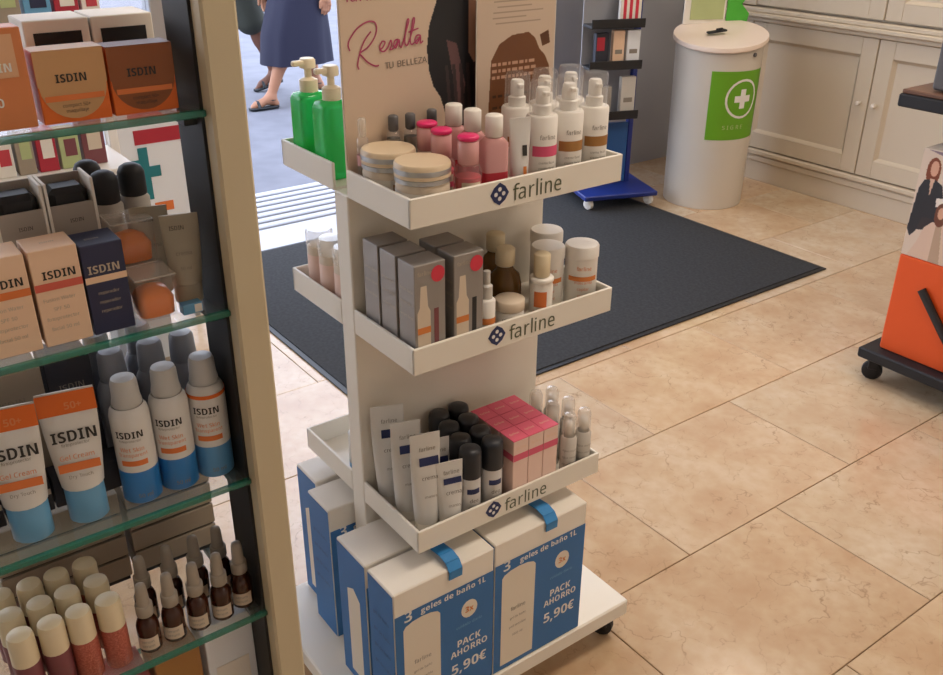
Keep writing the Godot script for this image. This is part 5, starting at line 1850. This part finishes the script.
# hand hanging from a wrist; fingers towards -y, palm towards +z side sd
func hand_bones(w: Vector3, fwd: Vector3, sd: float) -> Array:
	var b := []
	var dn := Vector3(0, -1, 0)
	b.append([w, w + dn * 0.045, 0.022, 0.026])
	for i in 4:
		var o := fwd * (0.026 - 0.0175 * i)
		var k := w + dn * 0.075 + o
		b.append([w + dn * 0.03 + o * 0.6, k, 0.016, 0.0105])
		var ln: float = [0.036, 0.042, 0.039, 0.03][i]
		var m := k + dn * ln * 0.9 + Vector3(0, 0, -sd * 0.008)
		b.append([k, m, 0.01, 0.009])
		b.append([m, m + dn * ln * 0.7 + Vector3(0, 0, -sd * 0.016), 0.009, 0.0075])
	var th := w + dn * 0.03 + fwd * 0.022
	b.append([th, th + dn * 0.03 + fwd * 0.022, 0.013, 0.0105])
	b.append([th + dn * 0.03 + fwd * 0.022, th + dn * 0.062 + fwd * 0.026, 0.0105, 0.0085])
	return b

# walking towards -x; the leading foot is lead ahead, the other trails
func walker(t: Node3D, h: float, lead: float, trail: float, skin: String, woman: bool, near_leads: bool) -> void:
	var k := h / 1.65
	var f := Vector3(-1, 0, 0)
	var hip := 0.86 * k
	var sides := [1.0, -1.0]   # +z is nearer the shop
	var bones := []
	var feet := []
	var legs := []
	for sd in sides:
		var ahead: bool = (sd > 0) == near_leads
		var dx := -lead if ahead else trail
		var hp := Vector3(0, hip, sd * 0.085 * k)
		var ankle := Vector3(dx, (0.075 if ahead else 0.12) * k, sd * 0.075 * k)
		var knee := hp.lerp(ankle, 0.5) + Vector3(-0.012 if ahead else -0.03, 0.0, 0)
		legs.append([hp, knee, ankle])
		bones.append([hp, knee, 0.078 * k, 0.052 * k])
		bones.append([knee, knee.lerp(ankle, 0.35) + Vector3(0.012, 0, 0), 0.05 * k, 0.054 * k])
		bones.append([knee.lerp(ankle, 0.35) + Vector3(0.012, 0, 0), ankle, 0.053 * k, 0.031 * k])
		var heel := ankle + Vector3(0.035, -0.04 * k, 0)
		var toe := ankle + Vector3(-0.15 * k, -0.052 * k if ahead else -0.1 * k, 0)
		bones.append([ankle, heel, 0.031, 0.028])
		bones.append([ankle, toe.lerp(ankle, 0.3), 0.03, 0.026])
		bones.append([toe.lerp(ankle, 0.3), toe, 0.026, 0.018])
		feet.append([ankle, heel, toe])
	var chest := Vector3(-0.02, 1.22 * k, 0)
	bones.append([Vector3(0, hip + 0.03, 0.05), Vector3(0, hip + 0.03, -0.05), 0.095 * k, 0.095 * k])
	bones.append([Vector3(0, hip + 0.05, 0), chest, 0.1 * k, 0.11 * k])
	bones.append([chest + Vector3(0, 0, 0.06), chest + Vector3(0, 0, -0.06), 0.1 * k, 0.1 * k])
	bones.append([chest + Vector3(0, 0.13 * k, 0.13 * k), chest + Vector3(0, 0.13 * k, -0.13 * k), 0.05 * k, 0.05 * k])
	bones.append([chest + Vector3(0, 0.1 * k, 0), Vector3(-0.03, 1.46 * k, 0), 0.055 * k, 0.05 * k])
	var head := Vector3(-0.045, 1.555 * k, 0)
	var hands := []
	for sd in sides:
		var sh := chest + Vector3(0, 0.125 * k, sd * 0.165 * k)
		var sw := 0.1 if (sd > 0) != near_leads else -0.1
		var el := sh + Vector3(-sw * 0.4 + 0.02, -0.29 * k, sd * 0.03)
		var wr := el + Vector3(-sw - 0.02, -0.27 * k, sd * 0.0)
		bones.append([sh, el, 0.046 * k, 0.036 * k])
		bones.append([el, wr, 0.036 * k, 0.023 * k])
		hands.append(hand_bones(wr, f, sd))
	var s := ST()
	nets(s, bones, 0.018, 0.03)
	for b in hands:
		nets(s, b, 0.0045, 0.006)
	var hb := [[head + Vector3(0.012, 0.02, 0), head + Vector3(-0.012, 0.02, 0), 0.088, 0.086], [head + Vector3(-0.035, -0.04, 0), head + Vector3(-0.05, -0.075, 0), 0.06, 0.042], [head + Vector3(-0.095, 0.005, 0), head + Vector3(-0.118, -0.022, 0), 0.009, 0.014], [head + Vector3(-0.098, -0.05, 0.014), head + Vector3(-0.098, -0.05, -0.014), 0.009, 0.009], [head + Vector3(0.0, 0.0, 0.086), head + Vector3(0.0, -0.03, 0.082), 0.016, 0.012], [head + Vector3(0.0, 0.0, -0.086), head + Vector3(0.0, -0.03, -0.082), 0.016, 0.012], [head + Vector3(0.0, -0.08, 0), head + Vector3(0.015, -0.16, 0), 0.05, 0.052]]
	nets(s, hb, 0.008, 0.015)
	var body := part(t, "body", s, skin)
	s = ST()
	for sd in sides:
		lathe(s, [Vector2(0, -0.011), Vector2(0.008, -0.008), Vector2(0.011, 0), Vector2(0.008, 0.008), Vector2(0, 0.011)], 10, head + Vector3(-0.086, 0.012, sd * 0.032))
	part(body, "eyes", s, "ink")
	s = ST()
	var hair := [[head + Vector3(0.02, 0.04, 0), head + Vector3(0.0, 0.05, 0), 0.098, 0.094], [head + Vector3(0.06, 0.0, 0), head + Vector3(0.055, -0.06, 0), 0.06, 0.06]]
	if woman:
		hair.append([head + Vector3(0.07, -0.04, 0), head + Vector3(0.07, -0.2, 0), 0.07, 0.05])
	nets(s, hair, 0.01, 0.03)
	part(t, "hair", s, "hair_brown")
	if woman:
		# long dress flaring to below the knee
		s = ST()
		var rings := []
		var lv := [[0.3, 0.262, 0.2, -0.05], [0.5, 0.245, 0.195, -0.045], [0.7, 0.205, 0.178, -0.02], [0.86, 0.165, 0.17, 0.0], [0.98, 0.13, 0.15, 0.0], [1.05, 0.122, 0.142, -0.005], [1.18, 0.14, 0.165, -0.02], [1.3, 0.125, 0.18, -0.02], [1.385, 0.07, 0.16, -0.02], [1.41, 0.06, 0.09, -0.02]]
		for e in lv:
			var ring := []
			for j in 36:
				var a := TAU * j / 36
				var fl := 1.0 + 0.05 * sin(a * 7.0) * clampf((0.9 - e[0]) / 0.5, 0, 1)
				var pw := lerpf(1.0, 0.72, clampf((1.0 - e[0]) / 0.3, 0, 1))
				ring.append(Vector3(e[3] * k + signf(sin(a)) * pow(absf(sin(a)), pw) * e[1] * k * fl, e[0] * k, signf(cos(a)) * pow(absf(cos(a)), pw) * e[2] * k * fl))
			rings.append(ring)
		loft(s, rings)
		part(t, "dress", s, "dress_navy")
	else:
		s = ST()
		var sb := [[Vector3(0, hip + 0.1, 0.05), Vector3(0, hip + 0.1, -0.05), 0.115 * k, 0.115 * k]]
		for l in legs:
			sb.append([l[0], l[0].lerp(l[1], 0.98), 0.112 * k, 0.105 * k])
		nets(s, sb, 0.018, 0.03)
		part(t, "shorts", s, "shorts_olive")
		s = ST()
		var tb := [[Vector3(0, hip + 0.14, 0.04), chest, 0.125 * k, 0.125 * k], [chest + Vector3(0, 0, 0.07), chest + Vector3(0, 0, -0.07), 0.115 * k, 0.115 * k], [chest + Vector3(0, 0.125 * k, 0.15 * k), chest + Vector3(0, 0.125 * k, -0.15 * k), 0.064 * k, 0.064 * k]]
		for sd in sides:
			var sh := chest + Vector3(0, 0.125 * k, sd * 0.165 * k)
			tb.append([sh, sh + Vector3(0.02, -0.18 * k, sd * 0.025), 0.064 * k, 0.058 * k])
		nets(s, tb, 0.018, 0.03)
		part(t, "shirt", s, "shirt_grey")
	for q in feet:
		s = ST()
		var a: Vector3 = q[1] + Vector3(0.02, -0.026, 0)
		var b: Vector3 = q[2] + Vector3(-0.02, -0.016, 0)
		var rings := []
		for e in [0.0, 0.06, 0.3, 0.55, 0.8, 0.95, 1.0]:
			var c: Vector3 = a.lerp(b, e)
			var w: float = 0.034 + 0.01 * sin(e * PI) - (0.018 if e == 0.0 or e == 1.0 else 0.0)
			var ring := []
			for kk in [[-1, 0], [1, 0], [1, 1], [-1, 1]]:
				ring.append(c + Vector3(0, 0.016 * kk[1], w * kk[0]))
			rings.append(ring)
		loft(s, rings)
		var sole := part(t, "sandal", s, "sandal_black")
		s = ST()
		var strap := []
		var mid: Vector3 = q[2].lerp(q[0], 0.28)
		for j in 9:
			var an := PI * j / 8.0
			strap.append(mid + Vector3(0, sin(an) * 0.04 - 0.018, cos(an) * 0.04))
		bar(s, strap, 0.012, 6)
		part(sole, "toe_strap", s, "sandal_black")
		s = ST()
		strap = []
		for j in 13:
			var an := TAU * j / 12.0
			strap.append(q[0] + Vector3(sin(an) * 0.036, -0.008, cos(an) * 0.036))
		bar(s, strap, 0.006, 6)
		part(sole, "ankle_strap", s, "sandal_black")

func build_people() -> void:
	var w := thing("person", "person in a long navy dress and black sandals walking past outside", "person", Vector3(3.03, -0.1, -6.17), 0.0)
	walker(w, 1.58, 0.3, 0.14, "skin_light", true, true)
	var m := thing("person", "person in olive shorts walking ahead on the pavement outside", "person", Vector3(2.78, -0.1, -6.75), 0.0)
	walker(m, 1.74, 0.24, 0.26, "skin_tan", false, false)
